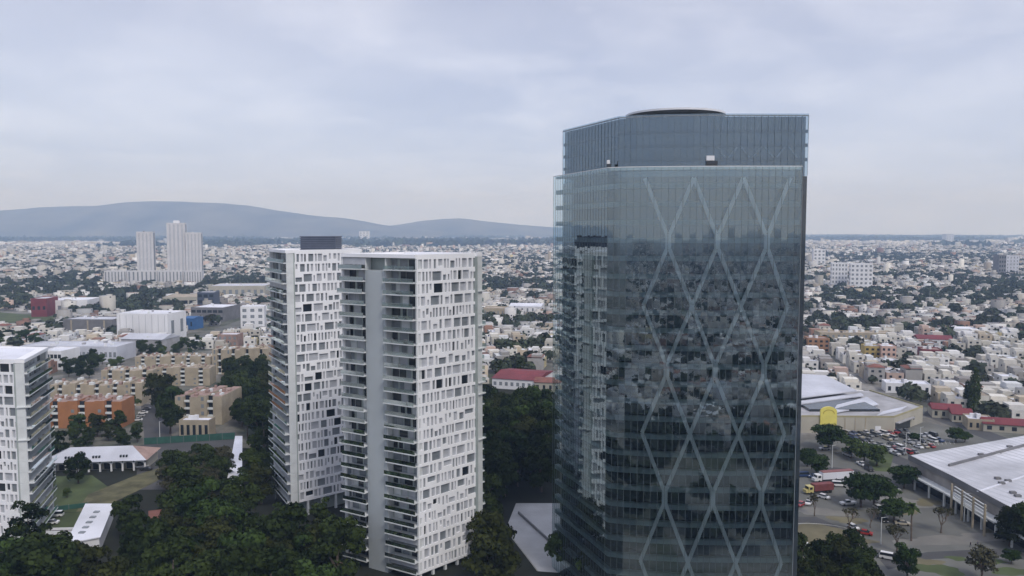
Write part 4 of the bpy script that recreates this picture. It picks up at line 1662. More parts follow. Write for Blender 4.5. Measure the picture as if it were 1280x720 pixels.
CARPTS = []
cars = [
    (1060, 631, 'pickup', 'white', 8, 'white pickup parked alone in front of the big clipped tree'),
    (1066, 661, 'hatch', 'white', 110, 'white hatchback beside the leafless tree in the open square'),
    (1081, 668, 'sedan', 'red', 150, 'dark red car beside the white hatchback in the open square'),
    (1030, 623, 'hatch', 'white', 130, 'small white car behind the yellow-cabbed truck'),
    (1011, 630, 'sedan', 'white', 60, 'white car next to the red one at the glass tower edge'),
    (1001, 632, 'sedan', 'red', 50, 'red car at the very edge of the glass tower'),
    (1048, 608, 'van', 'white', 170, 'white van beside the long trailer'),
    (1049, 603, 'sedan', 'silver', 170, 'silver car tucked behind the white van by the trailer'),
    (1054, 597, 'sedan', 'white', 170, 'white car right at the tail of the long trailer'),
    (1060, 570, 'van', 'silver', 105, 'silver van under the street trees by the car park lane'),
    (1077, 582, 'pickup', 'white', 95, 'white pickup next to the black van by the light green tree'),
    (1086, 588, 'van', 'black', 95, 'black van beside the white pickup by the light green tree'),
    (1031, 562, 'sedan', 'silver', 0, 'silver car in the shade behind the large round tree'),
    (1103, 651, 'van', 'black', 90, 'black van beside the small rounded tree'),
    (1128, 656, 'sedan', 'beige', 165, 'pale car next to the palm tree'),
    (1113, 618, 'sedan', 'grey', 120, 'grey car half hidden right of the big clipped tree'),
    (1118, 613, 'hatch', 'silver', 120, 'silver hatchback right of the big clipped tree'),
    (1098, 637, 'hatch', 'white', 100, 'white hatchback between the big tree and the rounded one'),
    (1111, 699, 'van', 'white', 150, 'white car by the dark tree in the lower square'),
    (1000, 683, 'van', 'white', 170, 'white van by the glass tower foot among trees'),
    (1003, 596, 'van', 'blue', 5, 'dark blue van nearest the glass tower edge'),
    (1017, 597, 'sedan', 'blue', 5, 'dark blue car next to the dark blue van'),
    (176, 585, 'pickup', 'white', 5, 'white pickup parked at the end of the clubhouse'),
    (183, 588, 'sedan', 'black', 5, 'dark car in front of the white pickup by the clubhouse'),
    (172, 526, 'sedan', 'white', 15, 'white car first in the line beside the orange flats'),
    (176, 521, 'hatch', 'silver', 15, 'silver hatchback second in the line beside the orange flats'),
    (179, 517, 'sedan', 'white', 15, 'white car third in the line beside the orange flats'),
    (183, 512, 'sedan', 'grey', 15, 'grey car last in the line beside the orange flats'),
    (230, 549, 'sedan', 'black', 3, 'black car outside the gatehouse behind the green fence'),
    (69, 646, 'van', 'white', 10, 'white van on the lane by the low green fence'),
    (64, 655, 'sedan', 'white', 10, 'white car on the lane below the garden fence'),
]
for (px, py, k, c_, a, lab) in cars:
    p = gp(px, py)
    car(k, c_, p[0], p[1], R(a), lab)
# crowded car park: rows
rnd = random.Random(21)
rowsd = [((1066, 548), (1150, 538)), ((1072, 553), (1172, 544)), ((1078, 559), (1180, 551)), ((1088, 564), (1170, 558)), ((1060, 543.5), (1110, 540)), ((1110, 569), (1150, 565))]
where = ['row behind the street trees', 'second row', 'middle row', 'row nearest the mall', 'row along the beige wall', 'short front row']
kk = {}
for ri, (a, b_) in enumerate(rowsd):
    A_, B_ = Vector(gp(*a)), Vector(gp(*b_))
    L = (B_ - A_).length
    n = int(L / 2.9)
    d = (B_ - A_) / n
    ang = math.atan2(d.y, d.x) + PI / 2
    for i in range(n):
        if rnd.random() < .14: continue
        p = A_ + d * i
        c_ = rnd.choice(['white', 'white', 'silver', 'silver', 'silver', 'grey', 'grey', 'grey', 'black', 'black', 'red', 'blue', 'beige'])
        k = rnd.choice(['sedan', 'sedan', 'hatch', 'van', 'pickup'])
        lab = '%s %s in the %s of the crowded car park' % (c_, {'sedan': 'saloon car', 'hatch': 'small hatchback', 'van': 'tall van', 'pickup': 'pickup'}[k], where[ri])
        car(k, c_, p.x, p.y + rnd.uniform(-.4, .4), ang + (PI if rnd.random() < .4 else 0) + rnd.uniform(-.04, .04), lab, 'cars in the crowded car park')

# trucks
def truck(px, py, rz, label, cabc, boxc, L, h, topc=None):
    p = gp(px, py)
    o = empty('lorry', (p[0], p[1], 0), rz, label, 'lorry')
    cb_ = MB().box(-L / 2, -L / 2 + 2.0, -1.2, 1.2, .7, 2.9).box(-L / 2 - .9, -L / 2, -1.05, 1.05, .7, 1.7)
    cb_.build('cab', cabc, o)
    MB().box(-L / 2 - .04, -L / 2 + .0, -1.0, 1.0, 1.9, 2.7).box(-L / 2 + .4, -L / 2 + 1.5, -1.24, 1.24, 1.8, 2.6).build('windscreen', DG, o)
    MB().box(-L / 2 + 2.3, L / 2, -1.25, 1.25, 1.1, h).build('cargo_box', boxc, o)
    if topc: MB().box(-L / 2 + 2.4, L / 2 - .1, -1.15, 1.15, h + .003, h + .25).build('cover', topc, o)
    MB().box(-L / 2, L / 2, -.5, .5, .6, 1.0).build('chassis', M['tyre'], o)
    for x in (-L / 2 + .9, L / 2 - 1.2, L / 2 - 2.5):
        for sy in (-1, 1):
            MB().tube([(x, sy * .9, .5), (x, sy * 1.25, .5)], [.5, .5], 12).build('wheel', M['tyre'], o)


truck(1024, 616, R(14), 'lorry with a pale yellow cab and a dark red load box', plain('lorry_yellow', (.55, .48, .2), .5, .1, .5), plain('lorry_red', (.20, .06, .06), .7, .2, .5), 10, 3.4)
truck(1042, 601, R(12), 'long white lorry with a reddish cover behind the yellow-cabbed one', M['white'], M['roofwhite'], 15, 3.6, plain('pink_cover', (.25, .11, .11), .7, .2, .5))

# people
def person(px, py, rz, shirt, label):
    p = gp(px, py)
    o = empty('person', (p[0], p[1], 0), rz, label, 'person')
    me = bpy.data.meshes.new('body')
    V = [(0, 0, .95), (0, 0, 1.2), (0, 0, 1.42), (0, .01, 1.52), (0, -.01, 1.66), (.18, 0, 1.4), (.24, .03, 1.13), (.24, -.06, .88), (-.18, 0, 1.4), (-.24, -.03, 1.13), (-.23, .08, .88),
         (.1, 0, .9), (.11, -.08, .5), (.11, -.02, .08), (.11, -.16, .03), (-.1, 0, .9), (-.11, .1, .5), (-.11, .2, .1), (-.11, .06, .03)]
    E = [(0, 1), (1, 2), (2, 3), (3, 4), (2, 5), (5, 6), (6, 7), (2, 8), (8, 9), (9, 10), (0, 11), (11, 12), (12, 13), (13, 14), (0, 15), (15, 16), (16, 17), (17, 18)]
    rad = [.14, .13, .15, .06, .11, .07, .05, .035, .07, .05, .035, .1, .065, .045, .04, .1, .065, .045, .04]
    me.from_pydata(V, E, [])
    b_ = bpy.data.objects.new('body', me)
    col.objects.link(b_)
    sk = b_.modifiers.new('skin', 'SKIN')
    for i, r_ in enumerate(rad): me.skin_vertices[0].data[i].radius = (r_, r_ * .8)
    me.skin_vertices[0].data[0].use_root = True
    b_.modifiers.new('sub', 'SUBSURF').levels = 2
    dg = bpy.context.evaluated_depsgraph_get()
    em = bpy.data.meshes.new_from_object(b_.evaluated_get(dg))
    b_.modifiers.clear()
    b_.data = em
    em.materials.clear()
    for q in (M['skin'], shirt, M['jeans'], M['tyre']): em.materials.append(q)
    for f in em.polygons:
        z = f.center.z
        ax = abs(f.center.x)
        f.material_index = 3 if z < .1 or z > 1.70 else 2 if z < .95 and ax < .21 else 1 if z < 1.5 and not (ax > .2 and z < 1.1) else 0
    b_.parent = o


person(1213, 684, R(20), plain('shirt_dark', (.03, .03, .04), .9, .1, 2), 'person in dark clothes walking on the open square, left one of two')
person(1222, 683, R(0), plain('shirt_grey', (.12, .12, .15), .9, .1, 2), 'person in a greyish top walking beside the one in dark clothes')

# lamp posts and masts
def mast(px, py, h, label, arm=True):
    p = gp(px, py)
    o = empty('lamp_post', (p[0], p[1], 0), 0, label, 'lamp post')
    MB().tube([(0, 0, 0), (0, 0, h)], [.16, .09]).build('pole', M['slab'], o)
    if arm:
        MB().tube([(0, 0, h - .1), (1.4, 0, h + .15)], [.06, .05], 6).build('arm', M['slab'], o)
        MB().box(1.3, 2.0, -.15, .15, h + .08, h + .2).build('lamp_head', M['greyblock'], o)


mast(1132, 568, 9, 'thin grey lamp post at the corner of the mall roof')
mast(200, 552, 9, 'thin lamp post on the street behind the green fence')
mast(1205, 652, 9, 'lamp post in front of the mall entrance beams')
mast(1150, 560, 9, 'lamp post rising among the parked cars')
mast(1040, 585, 9, 'lamp post on the lane left of the light green trees')
mast(1244, 600, 10, 'lamp post beside the mall entrance at right')
mast(1101, 680, 8, 'lamp post on the open square left of the palm')
mast(1162, 381, 22, 'tall white mast rising above the dark tree belt on the right', False)
mast(1126, 383, 14, 'shorter white mast left of the tall one in the tree belt', False)

# ------------------------------------------------------------------ trees: individuals
def T_(kind, px, py, s, label, cat='tree', group=None):
    p = gp(px, py)
    return tree(kind, p[0], p[1], s, label, group, cat=cat)


T_('round0', 1036, 562, 1.35, 'large round dark tree beside the supermarket')
T_('round1', 1009, 583, .85, 'dark round tree at the glass tower edge, upper of two')
T_('round0', 1021, 593, .95, 'dark round tree right of the glass tower, lower of two')
T_('mid0', 1064, 572, 1.0, 'bright green tree, first of the lane trees by the store')
T_('mid1', 1080, 578, 1.0, 'bright green tree in the middle of the lane trees')
T_('mid2', 1096, 582, 1.05, 'bright green tree at the right end of the lane trees')
T_('round1', 1076, 634, 1.35, 'left half of the big clipped tree beside the white pickup')
T_('round0', 1093, 632, 1.25, 'right half of the big clipped tree beside the white pickup')
T_('round0', 1130, 610, 1.05, 'dark clipped tree at the mall corner')
T_('round1', 1117, 652, .85, 'small rounded clipped tree left of the palm')
T_('palm0', 1139, 676, .95, 'lone palm tree on the open square', 'palm tree')
T_('bare1', 1176, 666, 1.25, 'thin-leaved tree in front of the mall terrace')
T_('bare0', 1061, 664, 1.1, 'leafless tree beside the white hatchback')
T_('bare0', 1088, 660, .9, 'leafless small tree near the dark red car')
T_('bare1', 1121, 690, 1.2, 'leafless tree left of the palm in the lower square')
T_('bare0', 1018, 645, .9, 'sparse small tree beside the roundabout road')
T_('dark1', 1262, 683, 1.0, 'dark bushy tree at the right edge below the mall')
T_('dark2', 1285, 690, 1.0, 'dark tree cut by the right edge below the mall')
T_('dark3', 1134, 724, .72, 'dark dense tree at the bottom between square and grove')
T_('dry0', 1227, 728, 1.05, 'dusty grey-green tree at the bottom near the right corner')
T_('round0', 1264, 705, .45, 'small clipped shrub tree at the bottom right corner')
T_('round1', 1195, 553, .75, 'low dark hedge-like tree on the car park island, left half')
T_('round0', 1206, 553, .6, 'low dark hedge-like tree on the car park island, right half')
T_('round1', 1143, 552, .5, 'small round tree standing in the car park')
T_('cyp0', 1217, 516, 1.55, 'tall dark cypress among the houses behind the mall', 'cypress')
T_('cyp0', 1209, 514, 1.1, 'shorter cypress touching the tall dark one')
T_('cyp0', 640, 452, .95, 'dark cypress in the gap between white tower and glass tower', 'cypress')
T_('cyp0', 626, 470, .8, 'slim cypress near the white tower in the gap', 'cypress')
T_('dark0', 652, 470, .75, 'round tree right of the cypress in the gap')
T_('dark4', 672, 462, .9, 'tree near the glass tower edge in the gap')
T_('dark2', 662, 458, .7, 'small tree behind the red-roofed hall in the gap')
T_('tall0', 38, 724, 1.05, 'tall thin-crowned tree in front of the left apartment block')
T_('tall1', 404, 690, .95, 'tall feathery tree between the two white towers')
T_('tall1', 352, 700, .95, 'tall thin tree in front of the back white tower')
T_('dark0', 213, 542, 1.3, 'tall dark tree beside the square cream block, front one')
T_('dark1', 203, 515, 1.7, 'tall dark tree left of the square cream block, back one')
T_('dark3', 216, 527, 1.3, 'dark tree hugging the left side of the square cream block')
T_('mid1', 164, 514, 1.0, 'bright green tree at the corner of the orange flats')
T_('mid0', 160, 526, .9, 'bright green low tree beside the parked car line')
T_('dark4', 98, 604, .85, 'round tree standing before the clubhouse arches')
T_('dark2', 70, 583, .9, 'dark tree at the left end of the clubhouse')
T_('dark0', 60, 610, .6, 'small dark tree between the clubhouse and the left block')
T_('dark3', 96, 548, .8, 'dark tree below the orange flats, left one')
T_('dark1', 122, 546, .8, 'dark tree below the orange flats, middle one')
T_('dark0', 146, 545, .8, 'dark tree below the orange flats, right one')
T_('dark2', 172, 553, .6, 'small tree at the corner of the green fence')
T_('mid2', 84, 622, .35, 'tiny shrub alone on the lawn')
T_('mid1', 762, 738, 1.6, 'light green treetop at the foot of the glass tower')
T_('mid2', 706, 712, 1.2, 'green tree at the glass tower foot beside the pale plaza')

grove([(292, 492), (345, 480), (352, 560), (340, 640), (300, 620), (305, 545), (290, 520)], 9.5, ['dark0', 'dark1', 'dark2', 'dark4', 'tall1'], .8, 1.15,
      'dark tree in the dense belt along the left side of the back white tower', 'trees left of the back white tower', avoid=[[(276, 540), (309, 540), (309, 665), (270, 665)]], seed=1)
grove([(-30, 800), (-30, 740), (100, 752), (138, 735), (150, 700), (158, 668), (185, 648), (215, 636), (272, 640), (315, 672), (345, 694), (425, 708), (430, 800)], 8.4, ['dark0', 'dark1', 'dark2', 'dark3', 'dark4'], 0.75, 1.5,
      'dark tree in the dense park below the white towers', 'trees of the dark park', avoid=[[(276, 540), (309, 540), (309, 665), (270, 665)], [(184, 640), (208, 640), (212, 735), (188, 735)]], seed=2)
grove([(206, 612), (225, 596), (284, 586), (290, 622), (206, 640)], 5.2, ['dry0', 'dark4', 'dry0', 'bare1'], .8, 1.05,
      'dusty brown-green tree at the edge of the parking behind the park', 'dry trees behind the park', seed=3)
grove([(604, 522), (640, 518), (693, 522), (694, 616), (645, 622), (628, 640), (618, 700), (625, 760), (604, 760), (590, 620)], 9, ['dark0', 'dark1', 'dark3', 'dark4'], 1.05, 1.4,
      'dark tree in the wooded strip between the white towers and the glass tower', 'trees of the wooded strip', seed=4)
grove([(995, 704), (1040, 704), (1080, 712), (1095, 780), (995, 780)], 7, ['dark0', 'dark1', 'dark2'], .75, .95,
      'dark tree in the clump at the foot of the glass tower on its right', 'trees right of the glass tower foot', seed=5)
grove([(285, 455), (335, 455), (340, 478), (262, 500), (282, 480)], 8, ['dark0', 'dark2', 'mid0'], .7, .95, 'dark tree among the cream apartment blocks', 'trees among the cream blocks', seed=6)
grove([(60, 470), (130, 452), (170, 452), (110, 478)], 11, ['dark0', 'dark2', 'mid0'], .6, .95, 'dark tree on the open ground behind the cream blocks', 'trees behind the cream blocks', seed=7)
grove([(-20, 446), (-20, 425), (60, 418), (62, 436)], 12, ['dark0', 'dark3'], .6, .95, 'dark tree in the belt before the grey brick hall at left', 'trees left of the grey brick hall', seed=8)
grove([(150, 444), (225, 432), (262, 428), (250, 442), (180, 452)], 12, ['dark0', 'dark2', 'mid0'], .5, .9, 'dark tree between the white hall and the cream rows', 'trees before the large white hall', seed=9)
grove([(56, 556), (160, 546), (170, 562), (60, 572)], 8, ['dark1', 'dark2', 'dark4'], .4, .7, 'low dark tree in the garden strip behind the clubhouse', 'trees behind the clubhouse', seed=10)
print('grove trees', NTREE)

# ------------------------------------------------------------------ the city: plots
def districts(xmin, xmax, ymin, ymax, cell, seed):
    rs = np.random.default_rng(seed)
    out = []
    for i in range(int((xmax - xmin) / cell) + 1):
        for j in range(int((ymax - ymin) / cell) + 1):
            out.append((xmin + (i + rs.uniform(.2, .8)) * cell, ymin + (j + rs.uniform(.2, .8)) * cell, rs.uniform(-.6, .6), rs.random()))
    return np.array(out)


def plots(xmin, xmax, ymin, ymax, cell, pw, pd, street, keep, seed, inwedge):
    """rows of plots in rotated street grids -> array of (x, y, w, d, angle, type)"""
    rs = np.random.default_rng(seed)
    D_ = districts(xmin, xmax, ymin, ymax, cell, seed + 1)
    res = []
    for k, (cx_, cy_, ang, ty) in enumerate(D_):
        if not inwedge(cx_, cy_, cell): continue
        n = int(cell * .95 / pw)
        m_ = int(cell * .95 / (pd * 2 + street))
        U, Vv = [], []
        us = (np.arange(-n, n + 1)) * pw
        us = us[(np.arange(len(us)) % 9) != 0]
        for r_ in range(-m_, m_ + 1):
            base = r_ * (2 * pd + street)
            for off in (0, pd):
                U.append(us)
                Vv.append(np.full(len(us), base + off))
        U, Vv = np.concatenate(U), np.concatenate(Vv)
        x = cx_ + U * math.cos(ang) - Vv * math.sin(ang)
        y = cy_ + U * math.sin(ang) + Vv * math.cos(ang)
        near = np.argmin((x[:, None] - D_[None, :, 0]) ** 2 + (y[:, None] - D_[None, :, 1]) ** 2, axis=1) if len(D_) < 600 else np.full(len(x), k)
        ok = near == k
        x, y = x[ok], y[ok]
        res.append(np.stack([x, y, np.full(len(x), pw), np.full(len(x), pd), np.full(len(x), ang), np.full(len(x), ty)], 1))
    A_ = np.concatenate(res)
    return A_


def lownoise(x, y, s, seed):
    rs = np.random.default_rng(seed)
    v = np.zeros(len(x))
    for k in range(7):
        a = rs.uniform(0, 6.28)
        f = s * rs.uniform(.6, 2.6)
        v += np.sin((x * math.cos(a) + y * math.sin(a)) * f + rs.uniform(0, 6.28)) / (1 + .35 * k)
    return v / 2.6


def wedge(x, y, m=0.0):
    return (y > 380) & (np.abs(x) < .74 * y + 60 + m)


PAL = np.array([(.80, .80, .80), (.72, .71, .68), (.62, .60, .55), (.50, .48, .43), (.55, .48, .38), (.40, .39, .38), (.34, .20, .15), (.78, .76, .70), (.55, .42, .36), (.70, .72, .74), (.30, .28, .27), (.60, .52, .30)])
PW = np.array([.20, .16, .13, .10, .07, .09, .035, .09, .04, .05, .025, .01])
ROOFP = np.array([(.62, .62, .63), (.50, .49, .48), (.40, .38, .36), (.74, .75, .77), (.24, .12, .095), (.28, .27, .27), (.36, .29, .25), (.55, .55, .56)])
RW = np.array([.19, .16, .15, .11, .12, .11, .10, .06])


def occupied(x, y):
    bad = np.zeros(len(x), bool)
    for P in OCC:
        xs, ys = [p[0] for p in P], [p[1] for p in P]
        cand = np.where((x > min(xs) - 6) & (x < max(xs) + 6) & (y > min(ys) - 6) & (y < max(ys) + 6))[0]
        for i in cand:
            if inpoly(x[i], y[i], P) or any(inpoly(x[i] + a, y[i] + b_, P) for a, b_ in ((5, 0), (-5, 0), (0, 5), (0, -5))): bad[i] = True
    return bad


def zone(*px): return [gp(*p)[:2] for p in px]


# areas kept clear of houses: car parks, roads, groves, the park, fields
CLEAR = [zone((-400, 1200), (-400, 560), (350, 560), (350, 500), (610, 478), (1003, 500), (1003, 530), (1155, 525), (1165, 509), (1330, 568), (1700, 1200)),
         zone((40, 545), (40, 470), (60, 470), (180, 440), (350, 432), (350, 560)),
         zone((230, 438), (360, 398), (360, 378), (215, 426)),
         zone((-60, 408), (70, 406), (75, 392), (-60, 385)),
         zone((990, 545), (990, 500), (1160, 505), (1160, 545))]
# far off woods (photo regions): dark belts of trees
WOODS = [zone((-60, 392), (40, 396), (40, 366), (-60, 360)), zone((100, 398), (232, 392), (236, 368), (105, 362)), zone((0, 372), (60, 372), (120, 362), (120, 352), (0, 352)),
         zone((1030, 382), (1200, 382), (1200, 366), (1030, 366)), zone((1180, 378), (1320, 382), (1320, 352), (1200, 352)), zone((1034, 417), (1104, 417), (1104, 403), (1034, 403)),
         zone((604, 412), (692, 410), (692, 401), (604, 401)), zone((1030, 328), (1250, 328), (1250, 318), (1030, 318)), zone((250, 362), (337, 362), (337, 350), (250, 350)),
         zone((1255, 436), (1320, 440), (1320, 414), (1255, 412)), zone((128, 350), (60, 350), (60, 343), (128, 343)), zone((604, 366), (692, 366), (692, 352), (604, 352))]


def inzones(x, y, Z):
    bad = np.zeros(len(x), bool)
    for P in Z:
        P = np.array(P)
        c_ = np.zeros(len(x), bool)
        j = len(P) - 1
        for i in range(len(P)):
            xi, yi = P[i]
            xj, yj = P[j]
            if yi != yj:
                cond = ((yi > y) != (yj > y)) & (x < (xj - xi) * (y - yi) / (yj - yi) + xi)
                c_ ^= cond
            j = i
        bad |= c_
    return bad


NEAR = plots(-1200, 1400, 380, 1900, 420, 10.5, 14, 9, 1, 31, lambda x, y, c: y > -c and abs(x) < .74 * y + 60 + c * 1.2)
NEAR = NEAR[wedge(NEAR[:, 0], NEAR[:, 1])]
x, y = NEAR[:, 0], NEAR[:, 1]
green = lownoise(x, y, .012, 5) + .6 * lownoise(x, y, .05, 6)
isb = ~inzones(x, y, CLEAR) & ~occupied(x, y)
wood = inzones(x, y, WOODS)
dense = rng.random(len(x)) < np.clip(1.0 - .42 * (green > .55), .2, .93)
dense &= ~(wood & (rng.random(len(x)) < .62))
house_m = isb & dense
tree_m = isb & ~dense
HS = NEAR[house_m]
HALL = HS
print('near plots', len(HS), 'trees', tree_m.sum())

# prototypes of single houses
house_protos = []


def make_house(seed):
    rnd = random.Random(seed)
    root = empty('house')
    w_, d_ = rnd.uniform(8.2, 10.2), rnd.uniform(9, 12.5)
    st_ = rnd.choice((1, 2, 2, 2, 3))
    h = st_ * 2.9 + .2
    wl = MB().box(-w_ / 2, w_ / 2, -d_ / 2, d_ / 2, 0, h)
    set2 = rnd.random() < .6
    if set2:
        wl.box(-w_ / 2 + .2, rnd.uniform(0, w_ / 2 - .5), -d_ / 2 + rnd.uniform(2, 5), d_ / 2 - .2, h, h + rnd.uniform(1.8, 2.8))
    for (a, b_, c_, e) in ((-w_ / 2, w_ / 2, -d_ / 2, -d_ / 2 + .2), (-w_ / 2, -w_ / 2 + .2, -d_ / 2 + .2, d_ / 2), (w_ / 2 - .2, w_ / 2, -d_ / 2 + .2, d_ / 2)):
        wl.box(a, b_, c_, e, h, h + .8)
    wl.build('wall', M['wallobj'], root)
    rr = rnd.choice([M['roofgrey'], M['roofwhite'], M['creamroof'], M['metalroof'], M['slab']] + ([M['terra']] if seed in (5,) else []))
    if seed in (5,):
        rf = MB()
        a, b_ = w_ / 2 + .4, d_ / 2 + .4
        rf.poly([(-a, -b_, h + .81), (a, -b_, h + .81), (0, 0, h + 2.6)]); rf.poly([(a, -b_, h + .81), (a, b_, h + .81), (0, 0, h + 2.6)])
        rf.poly([(a, b_, h + .81), (-a, b_, h + .81), (0, 0, h + 2.6)]); rf.poly([(-a, b_, h + .81), (-a, -b_, h + .81), (0, 0, h + 2.6)])
        rf.build('roof', M['terra'], root)
    else:
        MB().box(-w_ / 2 + .22, w_ / 2 - .22, -d_ / 2 + .22, d_ / 2 - .05, h + .002, h + .1).build('roof', rr, root)
    for s_ in range(st_):
        for k in range(2):
            xx = -w_ / 4 + k * w_ / 2 + rnd.uniform(-.5, .5)
            if s_ == 0 and k == 0:
                MB().box(xx - .5, xx + .5, -d_ / 2 - .04, -d_ / 2 + .1, 0, 2.1).build('door', M['bark'], root)
            else:
                MB().box(xx - .8, xx + .8, -d_ / 2 - .04, -d_ / 2 + .1, s_ * 2.9 + .9, s_ * 2.9 + 2.3).build('window', DG, root)
    for sx in (-1, 1):
        MB().box(*((sx * w_ / 2 - .05, sx * w_ / 2 + .05)), -.8, .9, h - 2.0, h - .7).build('window', DG, root)
    for _ in range(rnd.randint(1, 3)):
        ux, uy = rnd.uniform(-w_ / 2 + .6, w_ / 2 - 2.6), rnd.uniform(-d_ / 2 + .8, d_ / 2 - 3)
        if not set2 and seed not in (5,):
            MB().box(ux, ux + rnd.uniform(1, 2.4), uy, uy + rnd.uniform(1, 2.4), h + .1, h + rnd.uniform(.6, 2.2)).build('roof_unit', rnd.choice([M['greyblock'], M['cream'], M['slab'], M['pink'], M['roofgrey']]), root)
    if rnd.random() < .7:
        q = (w_ / 2 - 1.3, d_ / 2 - 1.6)
        MB().tube([(q[0], q[1], h + .1), (q[0], q[1], h + 1.3), (q[0], q[1], h + 1.5)], [.55, .55, .25], 10).build('water_tank', rnd.choice([M['tank'], M['tank'], M['white']]), root)
    root['storeys'] = st_
    root['hip'] = 1 if seed in (5,) else 0
    return root


HP = [make_house(s) for s in range(1, 21)]
for o in HP: col.objects  # keep
index_kids()
# pick the nearest visible 300
vis = []
for i, q in enumerate(HS):
    px, py = pix(q[0], q[1], 4)
    if px < -5 or px > 1285: continue
    if 335 < px < 606 or 690 < px < 1004: continue
    vis.append((q[1], i))
vis.sort()
chosen = [i for _, i in vis[:290]]
CN = ['white', 'off-white', 'greyish', 'brownish grey', 'tan', 'grey', 'brick-coloured', 'ivory', 'dusty pink', 'pale blue-grey', 'dark grey', 'ochre']
used_h = set()
for i in chosen:
    q = HS[i]
    pi_ = int(rng.integers(len(HP)))
    ci = int(rng.choice(len(PAL), p=PW / PW.sum()))
    colr = tuple(PAL[ci] * rng.uniform(.9, 1.05))
    p = HP[pi_]
    if pi_ in used_h: o = copy_tree(p, None, colr)
    else:
        used_h.add(pi_)
        o = p
        for ch in ALLKIDS[o.name]:
            if ch.name.startswith('wall'): ch.color = (*colr, 1)
    o.location = (q[0], q[1], 0)
    o.rotation_euler = (0, 0, q[4] + rng.choice([0, 0, PI]))
    px, py = pix(q[0], q[1], 4)
    reg = 'in the gap between the towers' if px < 700 and px > 600 else 'left of the white towers' if px < 400 else 'right of the glass tower'
    rowt = 'near' if q[1] < 560 else 'middle' if q[1] < 700 else 'far'
    lab = '%s %s-storey house with %s, %s rows %s' % (CN[ci], {1: 'one', 2: 'two', 3: 'three'}[int(p['storeys'])], 'terracotta hipped roof' if p['hip'] else 'flat roof', rowt, reg)
    tag(o, lab, 'house', 'houses of the low town ' + reg)
for k, o in enumerate(HP):
    if k not in used_h:
        for ch in ALLKIDS.get(o.name, []): bpy.data.objects.remove(ch)
        bpy.data.objects.remove(o)
for k, o in PROTO.items():
    if k not in USED:
        for ch in ALLKIDS.get(o.name, []):
            bpy.data.objects.remove(ch)
        bpy.data.objects.remove(o)
chs = set(chosen)
HS = HS[[i for i in range(len(HS)) if i not in chs]]

FAR = plots(-3400, 3400, 1900, 4400, 700, 15, 19, 10, 1, 51, lambda x, y, c: abs(x) < .72 * y + c)
FAR = FAR[np.abs(FAR[:, 0]) < .70 * FAR[:, 1] + 60]
fx, fy = FAR[:, 0], FAR[:, 1]
gr = lownoise(fx, fy, .006, 15) + .5 * lownoise(fx, fy, .02, 16)
wd_ = inzones(fx, fy, WOODS)
dn = rng.random(len(fx)) < np.where(gr > .5, .45, .93)
dn &= ~(wd_ & (rng.random(len(fx)) < .6))
FH_ = FAR[dn]
FT_ = FAR[~dn]
# very far, larger buildings
n = 20000
vy = np.sqrt(rng.uniform(4400 ** 2, 11500 ** 2, n))
vx = rng.uniform(-.7, .7, n) * vy
g3 = lownoise(vx, vy, .0025, 25)
k_ = rng.random(n) < np.where(g3 > .35, .45, .95)
VH = np.stack([vx, vy, rng.uniform(18, 60, n), rng.uniform(14, 40, n), rng.uniform(-.6, .6, n), g3], 1)
VT = VH[~k_]
VH = VH[k_]
# behind the camera: what the glass front mirrors
BK = plots(-1500, 1500, -3000, 30, 420, 12, 15, 10, 1, 71, lambda x, y, c: (x > -.5 * (360 - y) - c) and x < .5 * (360 - y) + c)
D_ = 360 - BK[:, 1]
BK = BK[(BK[:, 0] > -.45 * D_) & (BK[:, 0] < .46 * D_) & (BK[:, 1] < 20)]
bg_ = lownoise(BK[:, 0], BK[:, 1], .012, 35) + .6 * lownoise(BK[:, 0], BK[:, 1], .04, 36)
bd = rng.random(len(BK)) < np.where(bg_ > .6, .5, .93)
BH, BT = BK[bd], BK[~bd]


